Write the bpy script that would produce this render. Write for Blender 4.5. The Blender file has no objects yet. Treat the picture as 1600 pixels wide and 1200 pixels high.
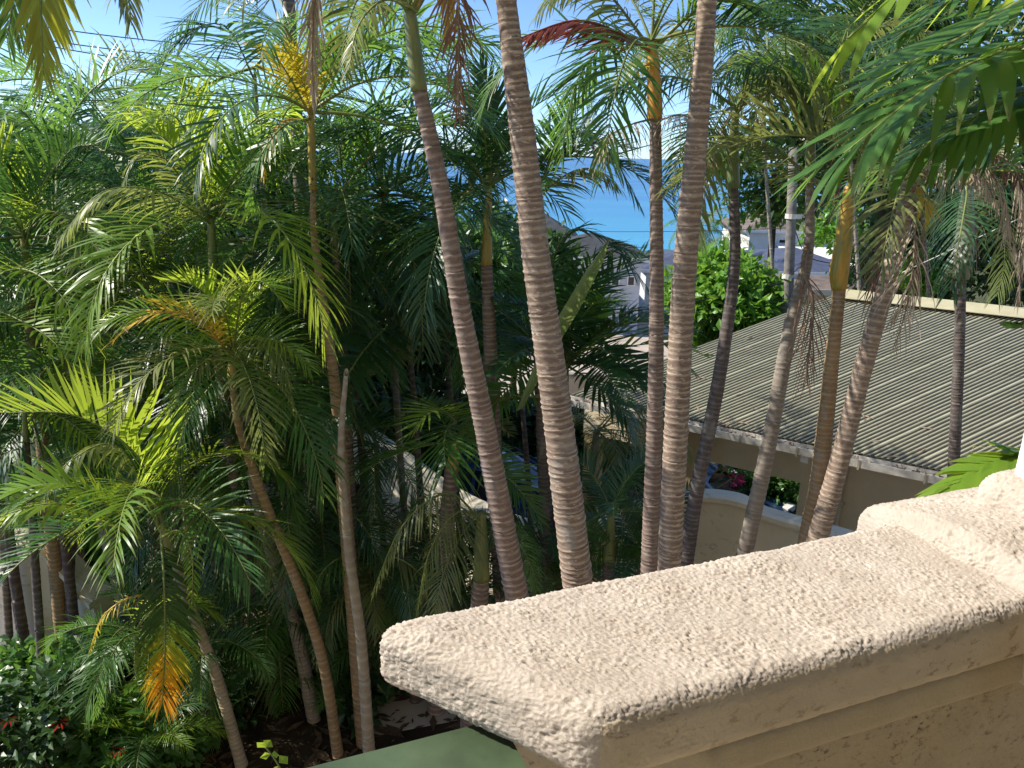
import bpy, math, random
import numpy as np
from mathutils import Vector
rnd = random.Random(7)
RS = np.random.RandomState(11)
scene = bpy.context.scene
COL = scene.collection

# ------------------------------------------------------------------ camera
FOC = 1200.0; PITCH = math.radians(16.6); ROLL = math.radians(1.5); CAMH = 7.0
_f = np.array([0, math.cos(PITCH), -math.sin(PITCH)])
_r0 = np.array([1.0, 0, 0]); _u0 = np.array([0, math.sin(PITCH), math.cos(PITCH)])
_R = math.cos(ROLL)*_r0 + math.sin(ROLL)*_u0
_U = math.cos(ROLL)*_u0 - math.sin(ROLL)*_r0
CAM = np.array([0, 0, CAMH])
cd = bpy.data.cameras.new('camera'); cam = bpy.data.objects.new('camera', cd); COL.objects.link(cam)
cd.sensor_width = 36; cd.sensor_fit = 'HORIZONTAL'; cd.lens = 36*FOC/1600
cd.clip_start = 0.05; cd.clip_end = 40000
from mathutils import Matrix
m3 = Matrix((_R, _U, -_f)).transposed()
cam.matrix_world = Matrix.Translation(Vector(CAM)) @ m3.to_4x4()
scene.camera = cam

# ------------------------------------------------------------------ sky, sun, exposure
SUN_AZ = math.radians(-84)      # from +Y towards +X
SUN_EL = math.radians(41)
w = bpy.data.worlds.new('World'); scene.world = w; w.use_nodes = True
nt = w.node_tree; bg = nt.nodes['Background']
sky = nt.nodes.new('ShaderNodeTexSky'); sky.sky_type = 'NISHITA'; sky.sun_disc = False
sky.sun_elevation = SUN_EL; sky.sun_rotation = SUN_AZ
sky.altitude = 0; sky.air_density = 0.6; sky.dust_density = 0.3; sky.ozone_density = 6.0
nt.links.new(sky.outputs[0], bg.inputs[0]); bg.inputs[1].default_value = 0.118
sl = bpy.data.lights.new('sun', 'SUN'); sun = bpy.data.objects.new('sun', sl); COL.objects.link(sun)
sl.energy = 3.75; sl.angle = math.radians(0.5); sl.color = (1.0, 0.93, 0.82)
sd = Vector((math.sin(SUN_AZ)*math.cos(SUN_EL), math.cos(SUN_AZ)*math.cos(SUN_EL), math.sin(SUN_EL)))
sun.rotation_euler = sd.to_track_quat('Z', 'Y').to_euler(); sun.location = (-20, 10, 30)
vs = scene.view_settings
vs.view_transform = 'Standard'; vs.look = 'None'; vs.gamma = 1; vs.use_curve_mapping = False
vs.exposure = 1.05
cy = scene.cycles
cy.max_bounces = 6; cy.transparent_max_bounces = 4; cy.transmission_bounces = 4; cy.diffuse_bounces = 3; cy.glossy_bounces = 2

# ------------------------------------------------------------------ helpers
def ray(x, y): return _f + ((x-800)/FOC)*_R + ((600-y)/FOC)*_U
def at(x, y, Y):
    d = ray(x, y); return CAM + d*(Y/d[1])
def atz(x, y, z):
    d = ray(x, y); return CAM + d*((z-CAMH)/d[2])
def depth(P): return float((np.array(P)-CAM) @ _f)
def px2m(wpx, P): return wpx*depth(P)/FOC
def nrm(a):
    a = np.asarray(a, float); return a/np.maximum(np.linalg.norm(a, axis=-1, keepdims=True), 1e-9)

def tag(o, label=None, cat=None, group=None, kind=None):
    if label: o['label'] = label
    if cat: o['category'] = cat
    if group: o['group'] = group
    if kind: o['kind'] = kind
    return o
def empty(name, loc, label, cat, group=None):
    o = bpy.data.objects.new(name, None); COL.objects.link(o); o.location = tuple(loc); o.empty_display_size = .1
    return tag(o, label, cat, group)
def link(name, me, parent=None, loc=(0, 0, 0), rotz=0, scale=1, mats=None):
    o = bpy.data.objects.new(name, me); COL.objects.link(o)
    o.location = tuple(loc); o.rotation_euler = (0, 0, rotz); o.scale = (scale,)*3
    if parent: o.parent = parent
    return o
def copy_tree(o, parent=None):
    c = o.copy(); COL.objects.link(c)
    if parent: c.parent = parent
    for ch in o.children: copy_tree(ch, c)
    return c

class MB:
    """collects vertices / faces with material slots and per-vertex float attributes"""
    def __init__(s): s.v = []; s.n = 0; s.f = []; s.m = []; s.a = {}
    def add(s, v, faces, mi=0, **attrs):
        v = np.asarray(v, float).reshape(-1, 3); o = s.n
        for fc in faces:
            fc = np.asarray(fc)
            if fc.ndim == 1: fc = fc[None]
            if len(fc) == 0: continue
            s.f.append(fc+o); s.m.append(np.full(len(fc), mi))
        for k in set(list(s.a)+list(attrs)):
            s.a.setdefault(k, [np.zeros(o)] if o else [])
            s.a[k].append(np.broadcast_to(np.asarray(attrs.get(k, 0.0), float), (len(v),)).copy())
        s.v.append(v); s.n += len(v); return s
    def box(s, c, d, mi=0, rz=0, axes=None):
        """centre, full sizes"""
        x, y, z = np.array(d)/2
        p = np.array([[a*x, b*y, e*z] for e in (-1, 1) for b in (-1, 1) for a in (-1, 1)])
        if axes is not None: p = p @ np.array(axes)
        elif rz: p = p @ np.array([[math.cos(rz), math.sin(rz), 0], [-math.sin(rz), math.cos(rz), 0], [0, 0, 1]])
        return s.add(p+np.array(c), [[0, 2, 3, 1], [4, 5, 7, 6], [0, 1, 5, 4], [2, 6, 7, 3], [0, 4, 6, 2], [1, 3, 7, 5]], mi)
    def tube(s, pts, rad, sides=8, mi=0, cap=True, **at_):
        pts = np.asarray(pts, float); n = len(pts); rad = np.broadcast_to(np.asarray(rad, float), (n,))
        T = nrm(np.gradient(pts, axis=0)); ref = np.array([0.31, -0.92, 0.23]) if abs(T[0] @ nrm([0.31, -0.92, 0.23])) < .9 else np.array([1., 0, 0])
        A = nrm(np.cross(T, ref)); B = np.cross(T, A)
        an = np.arange(sides)*2*math.pi/sides
        ring = (np.cos(an)[None, :, None]*A[:, None]+np.sin(an)[None, :, None]*B[:, None])*rad[:, None, None]+pts[:, None]
        i = np.arange(n-1)[:, None]*sides; j = np.arange(sides)[None]; k = (j+1) % sides
        q = np.stack([i+j, i+k, i+sides+k, i+sides+j], -1).reshape(-1, 4)
        fs = [q]
        if cap: fs += [np.arange(sides)[::-1], np.arange(sides)+(n-1)*sides]
        at2 = {kk: (np.repeat(vv, sides) if np.ndim(vv) else vv) for kk, vv in at_.items()}
        return s.add(ring.reshape(-1, 3), fs, mi, **at2)
    def mesh(s, name, mats, smooth=True, off=None):
        me = bpy.data.meshes.new(name); v = np.concatenate(s.v)
        if off is not None: v = v-np.asarray(off)
        me.vertices.add(len(v)); me.vertices.foreach_set('co', v.astype(np.float32).ravel())
        ls = np.concatenate([np.full(len(f), f.shape[1]) for f in s.f]); fl = np.concatenate([f.ravel() for f in s.f])
        me.loops.add(len(fl)); me.loops.foreach_set('vertex_index', fl.astype(np.int32))
        me.polygons.add(len(ls)); me.polygons.foreach_set('loop_start', np.concatenate([[0], np.cumsum(ls)[:-1]]).astype(np.int32))
        me.polygons.foreach_set('loop_total', ls.astype(np.int32))
        me.polygons.foreach_set('material_index', np.concatenate(s.m).astype(np.int32))
        me.polygons.foreach_set('use_smooth', np.full(len(ls), smooth))
        for k, a in s.a.items():
            x = me.attributes.new(k, 'FLOAT', 'POINT'); x.data.foreach_set('value', np.concatenate(a).astype(np.float32))
        for mm in (mats if isinstance(mats, (list, tuple)) else [mats]): me.materials.append(mm)
        me.update(calc_edges=True); me.validate()
        return me
    def build(s, name, mats, parent=None, off=None, smooth=False, loc=None):
        """world coordinates in; if parented to an empty at P pass off=P"""
        return link(name, s.mesh(name, mats, smooth, off), parent, loc if loc is not None else ((0, 0, 0)))

# numpy gradient noise
_perm = np.arange(256); np.random.RandomState(3).shuffle(_perm); _perm = np.concatenate([_perm]*3)
_g = nrm(np.random.RandomState(5).normal(size=(256, 3)))
def perlin(p):
    p = np.asarray(p, float); i = np.floor(p).astype(int); f = p-i; i &= 255
    u = f*f*f*(f*(f*6-15)+10); out = 0
    for dx in (0, 1):
        for dy in (0, 1):
            for dz in (0, 1):
                h = _perm[_perm[_perm[i[:, 0]+dx]+i[:, 1]+dy]+i[:, 2]+dz]
                g = _g[h]; d = f-np.array([dx, dy, dz])
                wgt = (u[:, 0] if dx else 1-u[:, 0])*(u[:, 1] if dy else 1-u[:, 1])*(u[:, 2] if dz else 1-u[:, 2])
                out = out+wgt*(g*d).sum(1)
    return out

# ------------------------------------------------------------------ materials
class N:
    def __init__(s, name):
        s.m = bpy.data.materials.new(name); s.m.use_nodes = True; s.t = s.m.node_tree; s.b = s.t.nodes['Principled BSDF']
    def new(s, k, **kw):
        n = s.t.nodes.new(k)
        for a, b in kw.items(): setattr(n, a, b)
        return n
    def l(s, a, b): s.t.links.new(a, b)
    def coord(s, sc=1.0, which='Object'):
        tc = s.new('ShaderNodeTexCoord'); mp = s.new('ShaderNodeMapping'); mp.inputs['Scale'].default_value = (sc if isinstance(sc, tuple) else (sc,)*3)
        s.l(tc.outputs[which], mp.inputs[0]); return mp.outputs[0]
    def noise(s, vec, scale, detail=4, rough=.6, dist=0):
        n = s.new('ShaderNodeTexNoise'); n.inputs['Scale'].default_value = scale; n.inputs['Detail'].default_value = detail
        n.inputs['Roughness'].default_value = rough; n.inputs['Distortion'].default_value = dist
        if vec is not None: s.l(vec, n.inputs['Vector'])
        return n.outputs[0]
    def ramp(s, fac, stops):
        r = s.new('ShaderNodeValToRGB'); e = r.color_ramp.elements
        while len(e) < len(stops): e.new(.5)
        for x, (p, c) in zip(e, stops): x.position = p; x.color = (*c, 1) if len(c) == 3 else c
        s.l(fac, r.inputs[0]); return r.outputs[0]
    def mix(s, fac, a, b, mode='MIX'):
        n = s.new('ShaderNodeMix', data_type='RGBA', blend_type=mode)
        for sock, v in ((n.inputs[0], fac), (n.inputs[6], a), (n.inputs[7], b)):
            if hasattr(v, 'is_output'): s.l(v, sock)
            elif isinstance(v, (int, float)): sock.default_value = v
            else: sock.default_value = (*v, 1)
        return n.outputs[2]
    def attr(s, name):
        n = s.new('ShaderNodeAttribute'); n.attribute_name = name; return n.outputs['Fac']
    def oir(s): return s.new('ShaderNodeObjectInfo').outputs['Random']
    def bump(s, h, strength=.3, dist=.02):
        n = s.new('ShaderNodeBump'); n.inputs['Strength'].default_value = strength; n.inputs['Distance'].default_value = dist
        s.l(h, n.inputs['Height']); s.l(n.outputs[0], s.b.inputs['Normal'])
    def base(s, c):
        if hasattr(c, 'is_output'): s.l(c, s.b.inputs['Base Color'])
        else: s.b.inputs['Base Color'].default_value = (*c, 1)
    def set(s, rough=.6, spec=.5, metal=0):
        s.b.inputs['Roughness'].default_value = rough; s.b.inputs['Specular IOR Level'].default_value = spec; s.b.inputs['Metallic'].default_value = metal
        return s
def simple(name, c, rough=.6, var=.15, scale=8, spec=.5, metal=0, bump=0, c2=None):
    n = N(name).set(rough, spec, metal); v = n.coord()
    nz = n.noise(v, scale, 5)
    c2 = c2 or tuple(x*(1-var*2) for x in c)
    n.base(n.ramp(nz, [(.3, c2), (.65, c)]))
    if bump: n.bump(n.noise(v, scale*6, 5), bump, .01)
    return n.m

LIFT = 1.65
def leaf_mat(name, ca, cb, trans, tfac=.42, rough=.38, along=None, spec=.5):
    """two leaf colours blended frond by frond, thin and translucent; along = colours from rachis foot to tip"""
    ca, cb, trans = [tuple(min(.8, x*k) for x in q) for q, k in ((ca, LIFT), (cb, LIFT), (trans, 1.3))]
    n = N(name).set(rough, spec)
    v = n.coord(); nz = n.noise(v, 3.0, 3)
    mx = n.new('ShaderNodeMath', operation='MULTIPLY_ADD'); n.l(nz, mx.inputs[0]); mx.inputs[1].default_value = .9
    mo = n.new('ShaderNodeMath', operation='MULTIPLY_ADD'); n.l(n.oir(), mo.inputs[0]); mo.inputs[1].default_value = .9; mo.inputs[2].default_value = -.42
    n.l(mo.outputs[0], mx.inputs[2]); mx.use_clamp = True
    c = n.mix(mx.outputs[0], ca, cb)
    tipc = n.ramp(n.attr('tip'), [(.80, (0, 0, 0)), (1.0, (1, 1, 1))])
    t = n.mix(mx.outputs[0], trans, tuple(x*.7 for x in trans))
    if along:
        al = n.attr('along'); add = n.new('ShaderNodeMath', operation='MULTIPLY_ADD'); n.l(nz, add.inputs[0]); add.inputs[1].default_value = .25; n.l(al, add.inputs[2])
        c = n.ramp(add.outputs[0], along); t = n.mix(1.0, c, c, 'ADD')
    c = n.mix(tipc, c, (.16, .12, .05)) if tfac > .2 else c
    n.base(c)
    tr = n.new('ShaderNodeBsdfTranslucent'); n.l(t, tr.inputs[0])
    ms = n.new('ShaderNodeMixShader'); ms.inputs[0].default_value = tfac
    n.l(n.b.outputs[0], ms.inputs[1]); n.l(tr.outputs[0], ms.inputs[2])
    n.l(ms.outputs[0], n.t.nodes['Material Output'].inputs['Surface'])
    return n.m
LEAF = {
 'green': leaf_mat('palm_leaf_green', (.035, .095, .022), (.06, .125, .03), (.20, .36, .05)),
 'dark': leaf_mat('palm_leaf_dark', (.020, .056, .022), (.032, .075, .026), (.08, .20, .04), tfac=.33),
 'bright': leaf_mat('palm_leaf_bright', (.07, .15, .02), (.12, .20, .025), (.50, .62, .06), tfac=.52),
 'olive': leaf_mat('palm_leaf_olive', (.09, .12, .04), (.13, .14, .05), (.30, .34, .08)),
 'yellow': leaf_mat('palm_leaf_yellow', (.45, .33, .03), (.30, .26, .03), (.75, .52, .04), tfac=.4),
 'orange': leaf_mat('palm_leaf_orange', (.50, .27, .04), (.42, .29, .05), (.80, .45, .04), tfac=.4),
 'lime': leaf_mat('palm_leaf_lime', (.15, .19, .025), (.24, .22, .03), (.75, .72, .06), tfac=.6),
 'spear': leaf_mat('palm_spear_pale', (.10, .14, .05), (.13, .17, .06), (.3, .4, .1), tfac=.3),
 'maroon': leaf_mat('palm_leaf_maroon', (.12, .03, .03), (.16, .06, .03), (.35, .06, .03), tfac=.25),
 'dead': leaf_mat('palm_leaf_dead_grey', (.30, .25, .19), (.20, .16, .12), (.3, .24, .17), tfac=.12, rough=.8, spec=.2),
 'brown': leaf_mat('palm_leaf_dead_brown', (.17, .10, .065), (.10, .06, .045), (.2, .12, .07), tfac=.12, rough=.8, spec=.2),
 'turning': leaf_mat('palm_leaf_turning', (.1, .1, .1), (.1, .1, .1), (.5, .4, .1), tfac=.55, along=[(.0, (.03, .08, .02)), (.58, (.06, .12, .02)), (.74, (.36, .36, .03)), (.86, (.78, .42, .03)), (1.0, (.55, .28, .03))]),
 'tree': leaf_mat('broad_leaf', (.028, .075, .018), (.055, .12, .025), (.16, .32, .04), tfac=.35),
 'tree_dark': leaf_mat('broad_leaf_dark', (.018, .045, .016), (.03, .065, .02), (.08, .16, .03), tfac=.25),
 'tree_bright': leaf_mat('broad_leaf_bright', (.06, .15, .02), (.09, .19, .03), (.28, .5, .05), tfac=.4),
}
def rach(name, a, b, rough=.5): return simple(name, a, rough, scale=5, c2=b)
RACH = {'green': rach('rachis_green', (.22, .24, .06), (.12, .17, .04)), 'yellow': rach('rachis_yellow', (.5, .32, .06), (.38, .25, .05)),
        'dead': rach('rachis_dead', (.28, .20, .13), (.16, .11, .08), .8), 'maroon': rach('rachis_maroon', (.35, .09, .04), (.2, .05, .03))}
RK = {'yellow': 'yellow', 'orange': 'yellow', 'dead': 'dead', 'brown': 'dead', 'maroon': 'maroon'}

def trunk_mat(name, dark, mid, pale, flecks=.5):
    n = N(name).set(.75, .3); v = n.coord((1, 1, 1))
    big = n.noise(v, 2.2, 4); fine = n.noise(n.coord((14, 14, 55)), 3, 5, .7); fl = n.noise(n.coord((9, 9, 30)), 2.5, 2, .5, .6)
    c = n.mix(n.ramp(big, [(.35, (0,)*3), (.65, (1,)*3)]), dark, mid)
    c = n.mix(n.ramp(fine, [(.4, (0,)*3), (.75, (.75,)*3)]), c, tuple(x*1.55 for x in mid))
    fm = n.new('ShaderNodeMath', operation='MULTIPLY'); n.l(n.ramp(fl, [(.60, (0,)*3), (.68, (1,)*3)]), fm.inputs[0]); fm.inputs[1].default_value = flecks
    c = n.mix(fm.outputs[0], c, pale)
    rg = n.new('ShaderNodeMath', operation='MULTIPLY'); n.l(n.attr('ring'), rg.inputs[0]); n.l(n.ramp(n.noise(v, 14, 3), [(.3, (.25,)*3), (.7, (1,)*3)]), rg.inputs[1])
    c = n.mix(rg.outputs[0], c, pale)
    c = n.mix(n.ramp(n.noise(n.coord((1.5, 1.5, .8)), 5, 5, .65, .8), [(.55, (0,)*3), (.72, (.55,)*3)]), c, (.30, .29, .26)); n.base(c)
    n.bump(fine, .5, .006); return n.m
TRUNK = {
 'pale': trunk_mat('trunk_bark_pale', (.13, .088, .068), (.215, .153, .117), (.55, .45, .34), .65),
 'mauve': trunk_mat('trunk_bark_mauve', (.11, .075, .063), (.19, .135, .112), (.42, .34, .27), .35),
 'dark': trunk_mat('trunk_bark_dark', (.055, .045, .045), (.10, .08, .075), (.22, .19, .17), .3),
 'grey': trunk_mat('trunk_bark_grey', (.15, .12, .095), (.24, .20, .16), (.36, .33, .29), .3),
 'gold': trunk_mat('trunk_bark_gold', (.17, .105, .06), (.29, .18, .085), (.42, .33, .2), .25),
 'buff': trunk_mat('trunk_bark_buff', (.22, .17, .11), (.32, .26, .18), (.45, .4, .32), .3),
 'maroon': trunk_mat('trunk_bark_maroon', (.06, .04, .04), (.10, .065, .06), (.2, .16, .14), .2),
}
def shaft_mat(name, a, b, c):
    n = N(name).set(.42, .5); v = n.coord((5, 5, .8)); cc = n.ramp(n.noise(v, 2.2, 4, .6, .4), [(.32, a), (.5, b), (.68, c)]); cc = n.mix(n.ramp(n.noise(n.coord((70, 70, 3)), 1, 4), [(.5, (0,)*3), (.75, (.7,)*3)]), cc, tuple(x*.45 for x in b)); cc = n.mix(n.ramp(n.noise(n.coord((9, 9, 6)), 2, 5, .7), [(.60, (0,)*3), (.68, (.8,)*3)]), cc, (.16, .10, .05)); n.base(cc); n.bump(n.noise(n.coord((60, 60, 2)), 2, 3), .15, .004); return n.m
SHAFT = {'green': shaft_mat('crownshaft_green', (.12, .17, .06), (.20, .23, .08), (.30, .28, .10)),
         'orange': shaft_mat('crownshaft_orange', (.45, .20, .035), (.60, .29, .05), (.52, .33, .08)),
         'mixed': shaft_mat('crownshaft_green_orange', (.15, .20, .05), (.46, .30, .05), (.66, .28, .03)),
         'grey': shaft_mat('crownshaft_grey', (.12, .14, .09), (.20, .20, .14), (.26, .24, .18)),
         'yellow': shaft_mat('crownshaft_yellow', (.40, .26, .07), (.45, .33, .09), (.30, .28, .08))}

def stucco_mat(name, a, b, dirt=None, scale=1.0):
    n = N(name).set(.9, .2); v = n.coord(); n1 = n.noise(v, 9*scale, 4); n2 = n.noise(v, 120*scale, 5, .7)
    c = n.mix(n.ramp(n1, [(.3, (0,)*3), (.7, (1,)*3)]), a, b)
    if dirt:
        d = n.noise(n.coord((1, 1, 1.6)), 58*scale, 7, .75, .3); lo = n.noise(v, 6*scale, 3)
        mm = n.new('ShaderNodeMath', operation='MULTIPLY'); n.l(n.ramp(d, [(.55, (0,)*3), (.62, (1,)*3)]), mm.inputs[0]); n.l(n.ramp(lo, [(.35, (0,)*3), (.6, (1,)*3)]), mm.inputs[1])
        c = n.mix(mm.outputs[0], c, dirt)
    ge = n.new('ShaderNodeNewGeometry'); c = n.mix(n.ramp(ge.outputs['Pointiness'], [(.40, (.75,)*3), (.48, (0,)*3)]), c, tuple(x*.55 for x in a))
    n.base(c); n.bump(n2, .6, .005); return n.m
MAT = {
 'stucco': stucco_mat('roughcast_stucco', (.415, .352, .287), (.525, .46, .386)),
 'stucco_face': stucco_mat('trowelled_render_face', (.47, .38, .26), (.60, .50, .36), (.30, .215, .13), .45),
 'stucco_smooth': stucco_mat('wall_render_tan', (.44, .35, .22), (.50, .41, .27)),
 'stucco_dirty': stucco_mat('wall_render_spotted', (.43, .335, .21), (.50, .40, .26), (.12, .075, .04)),
 'cream': simple('cream_render', (.62, .54, .40), .85, .08, 3, .2, bump=.15),
 'cream_wall': stucco_mat('garden_wall_render', (.66, .60, .46), (.75, .68, .53), (.40, .36, .27), .12),
 'beige': simple('garage_wall_render', (.74, .63, .44), .85, .06, 2.5, .2, bump=.1),
 'floor_tile': simple('terracotta_floor', (.70, .58, .40), .6, .1, 3, .3),
 'balcony_wall': simple('balcony_wall_paint', (.82, .70, .48), .85, .05, 2, .2),
 'ochre': simple('garage_post_render', (.56, .40, .22), .85, .06, 2.5, .2),
 'green_paint': simple('green_rail_paint', (.075, .115, .06), .45, .2, 9, .45, bump=.05),
 'white': simple('white_paint', (.78, .77, .73), .6, .05, 3, .3),
 'gutter': simple('gutter_paint', (.74, .70, .62), .5, .2, 7, .4),
 'debris': simple('leaf_litter', (.40, .28, .22), .9, .35, 30, .1),
 'dry_leaves': simple('dry_leaves', (.13, .085, .05), .9, .3, 30, .1),
 'pvc': simple('downpipe_paint', (.42, .38, .28), .5, .06, 4, .4),
 'asphalt': simple('asphalt', (.055, .056, .06), .9, .2, 12, .2, bump=.3),
 'concrete': simple('pale_paving', (.46, .40, .33), .9, .12, 1.2, .2, bump=.1),
 'kerb': simple('kerb_concrete', (.30, .28, .25), .9, .15, 3, .2),
 'soil': simple('soil', (.05, .036, .024), .95, .3, 3, .1, bump=.4),
 'grassy': simple('hillside_ground', (.10, .11, .05), .95, .3, .3, .1),
 'roof_grey': simple('grey_roof_tiles', (.065, .07, .075), .8, .2, 2, .2),
 'roof_brown': simple('brown_shingle_roof', (.20, .16, .14), .85, .25, 3, .2),
 'roof_blue': simple('blue_grey_roof', (.085, .10, .15), .6, .2, 2, .3),
 'bluewhite': simple('pale_house_wall', (.58, .60, .64), .8, .06, 1, .2),
 'villa': simple('white_house_wall', (.78, .74, .68), .8, .05, 1, .2),
 'glass': simple('dark_glass', (.015, .02, .025), .06, .1, 2, .6),
 'rubber': simple('tyre_rubber', (.02, .02, .02), .8, .1, 5, .2),
 'rim': simple('wheel_metal', (.45, .46, .47), .3, .05, 5, .5, .8),
 'car_dark': simple('car_paint_dark', (.018, .03, .06), .12, .05, 2, .6),
 'car_blue': simple('car_paint_blue', (.03, .07, .22), .14, .05, 2, .6),
 'car_navy': simple('car_paint_navy', (.03, .06, .14), .14, .05, 2, .6),
 'lamp': simple('lamp_lens', (.7, .7, .7), .1, .05, 2, .6),
 'pole': simple('weathered_pole_timber', (.24, .22, .20), .85, .25, 9, .2),
 'cable': simple('black_cable', (.02, .02, .025), .6, .1, 3, .2),
 'wood': simple('branch_bark', (.12, .09, .06), .9, .2, 6, .2, bump=.3),
 'flower_pink': simple('pink_petals', (.70, .06, .26), .6, .1, 5, .3),
 'flower_red': simple('red_petals', (.55, .03, .015), .6, .2, 5, .3),
 'rail_metal': simple('pale_railing_paint', (.7, .7, .7), .4, .05, 5, .4),
}
# corrugated sheets: pale green paint, streaked, chalky
n = N('corrugated_green_paint').set(.5, .35); v = n.coord((.6, 6, 6), 'Object'); nz = n.noise(v, 1.2, 5, .65)
c = n.ramp(nz, [(.3, (.28, .285, .20)), (.55, (.39, .39, .28)), (.75, (.45, .44, .32))]); c = n.mix(n.ramp(n.oir(), [(0, (.0,)*3), (1, (.25,)*3)]), c, (.30, .29, .19))
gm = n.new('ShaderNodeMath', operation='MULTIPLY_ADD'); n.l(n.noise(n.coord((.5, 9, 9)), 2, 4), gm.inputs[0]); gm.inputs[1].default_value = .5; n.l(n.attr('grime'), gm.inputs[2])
c = n.mix(n.ramp(gm.outputs[0], [(.50, (0,)*3), (.88, (.92,)*3)]), c, (.065, .058, .042))      # colour darkens towards the troughs, broken up by streaky noise
sp = n.noise(n.coord(), 26, 2, .5); c = n.mix(n.ramp(n.noise(n.coord((.35, 3, 3)), 1.6, 5, .7), [(.58, (0,)*3), (.78, (.3,)*3)]), c, (.20, .14, .09))
c = n.mix(n.ramp(sp, [(.70, (0,)*3), (.74, (.8,)*3)]), c, (.08, .07, .05)); n.base(c); MAT['corrugated'] = n.m
MAT['ridge'] = simple('ridge_cap_paint', (.50, .46, .30), .5, .1, 3, .3)
# sea: turquoise over the near shallows, deep blue beyond; fine wind ripple
n = N('sea_water').set(.28, .5); v = n.coord((1, 1, 1)); sx = n.new('ShaderNodeSeparateXYZ'); n.l(v, sx.inputs[0])
mr = n.new('ShaderNodeMapRange'); n.l(sx.outputs[1], mr.inputs[0]); mr.inputs[1].default_value = 110; mr.inputs[2].default_value = 900
pw = n.new('ShaderNodeMath', operation='POWER'); n.l(mr.outputs[0], pw.inputs[0]); pw.inputs[1].default_value = .5
n.base(n.ramp(pw.outputs[0], [(0, (.05, .38, .46)), (.22, (.022, .24, .40)), (.55, (.010, .12, .30)), (1, (.008, .07, .22))]))
wp = n.ramp(n.noise(n.coord((.004, .022, 1)), 1.0, 5, .65), [(.42, (0,)*3), (.62, (.55,)*3)]); lk = n.b.inputs['Base Color'].links[0].from_socket; n.base(n.mix(wp, lk, (.05, .30, .42)))
n.bump(n.noise(n.coord((.5, 1.4, 1)), .25, 6, .6), .25, 1.2); MAT['sea'] = n.m

# ================================================================== SETTING
ys = np.concatenate([np.linspace(-8, 11.2, 8), [11.6, 12, 14.5, 17.5, 20, 26, 34, 45, 60, 80, 100, 118, 130, 160, 300]])
def gz(y): return float(np.interp(y, [-10, 11.4, 11.8, 18, 26, 60, 118, 135, 400], [0, 0, -.45, -.45, -1.0, -3.4, -7.3, -9.5, -14]))
xs = np.array([-260, -120, -60, -30, -15, -8, -4, 0, 4, 8, 15, 30, 60, 120, 260.])
b = MB(); g = np.array([[x, y, gz(y)] for y in ys for x in xs]); W = len(xs)
ii = np.array([[r*W+c, r*W+c+1, (r+1)*W+c+1, (r+1)*W+c] for r in range(len(ys)-1) for c in range(W-1)])
fy = np.array([ys[r] for r in range(len(ys)-1) for c in range(W-1)])
b.add(g, [ii[fy < 11.5]], 0); b.add(g, [ii[fy >= 11.5]], 1)
tag(b.build('ground', [MAT['soil'], MAT['grassy']]), kind='structure')
b = MB(); b.add([[-9000, 105, -8], [9000, 105, -8], [30000, 30000, -8], [-30000, 30000, -8]], [[0, 1, 2, 3]])
tag(b.build('sea', MAT['sea']), kind='structure')
b = MB(); b.add([[-3, 14.6, -.446], [1.2, 12.4, -.446], [60, 12.4, -.446], [60, 17.4, -.446], [-3, 18.8, -.446]], [[0, 1, 2, 3, 4]])
tag(b.build('road', MAT['asphalt']), kind='structure')
b = MB(); b.box((30, 17.55, -.41), (60, .15, .16)); b.box((31, 12.25, -.41), (59, .15, .16)); tag(b.build('kerb', MAT['kerb']), kind='structure')
b = MB(); P = [(-6, 17.7), (9, 17.7), (14, 42), (-8, 42)]
for q0, q1 in (((-6, 17.7), (9, 17.7)),):
    Y = [17.7, 18, 26, 34, 45]; v = [[x, y, gz(y)+.006] for y in Y for x in (-6-.2*(y-17), 9+.25*(y-17))]
    b.add(v, [[2*i, 2*i+1, 2*i+3, 2*i+2] for i in range(4)])
tag(b.build('pavement', MAT['concrete']), kind='structure')
p0 = atz(630, 1110, 0.004); b = MB(); b.box((p0[0]+.5, p0[1]+.3, .002), (2.2, 1.0, .012), rz=.3); tag(b.build('path', MAT['concrete']), kind='structure')

# ------------------------------------------------------------------ garden boundary wall (curving, coped)
def ribbon_wall(name, pts, th, cope_w, cope_h, label):
    pts = np.array(pts, float); t = np.linspace(0, len(pts)-1, 70); P = np.stack([np.interp(t, np.arange(len(pts)), pts[:, k]) for k in range(4)], 1)
    for _ in range(5): P[1:-1] = (P[:-2]+2*P[1:-1]+P[2:])/4
    T = nrm(np.gradient(P[:, :2], axis=0)); Nn = np.stack([-T[:, 1], T[:, 0]], 1)
    root = empty(name, (P[35, 0], P[35, 1], 0), label, 'wall')
    def sweep(prof):
        bb = MB(); k = len(prof)
        v = np.array([[P[i, 0]+Nn[i, 0]*a, P[i, 1]+Nn[i, 1]*a, (z if rel == 0 else P[i, 2]+z)] for i in range(len(P)) for (a, z, rel) in prof])
        q = np.array([[i*k+j, i*k+(j+1) % k, (i+1)*k+(j+1) % k, (i+1)*k+j] for i in range(len(P)-1) for j in range(k)])
        bb.add(v, [q, np.arange(k)[::-1], np.arange(k)+(len(P)-1)*k]); return bb
    h = th/2; w_ = cope_w/2
    sweep([(-h, -.6, 0), (h, -.6, 0), (h, -cope_h, 1), (-h, -cope_h, 1)]).build('wall_body', MAT['cream_wall'], root, off=root.location)
    sweep([(-w_, -cope_h+.002, 1), (w_, -cope_h+.002, 1), (w_, -.03, 1), (w_*.6, 0, 1), (-w_*.6, 0, 1), (-w_, -.03, 1)]).build('coping', MAT['cream_wall'], root, off=root.location)
    return root
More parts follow.
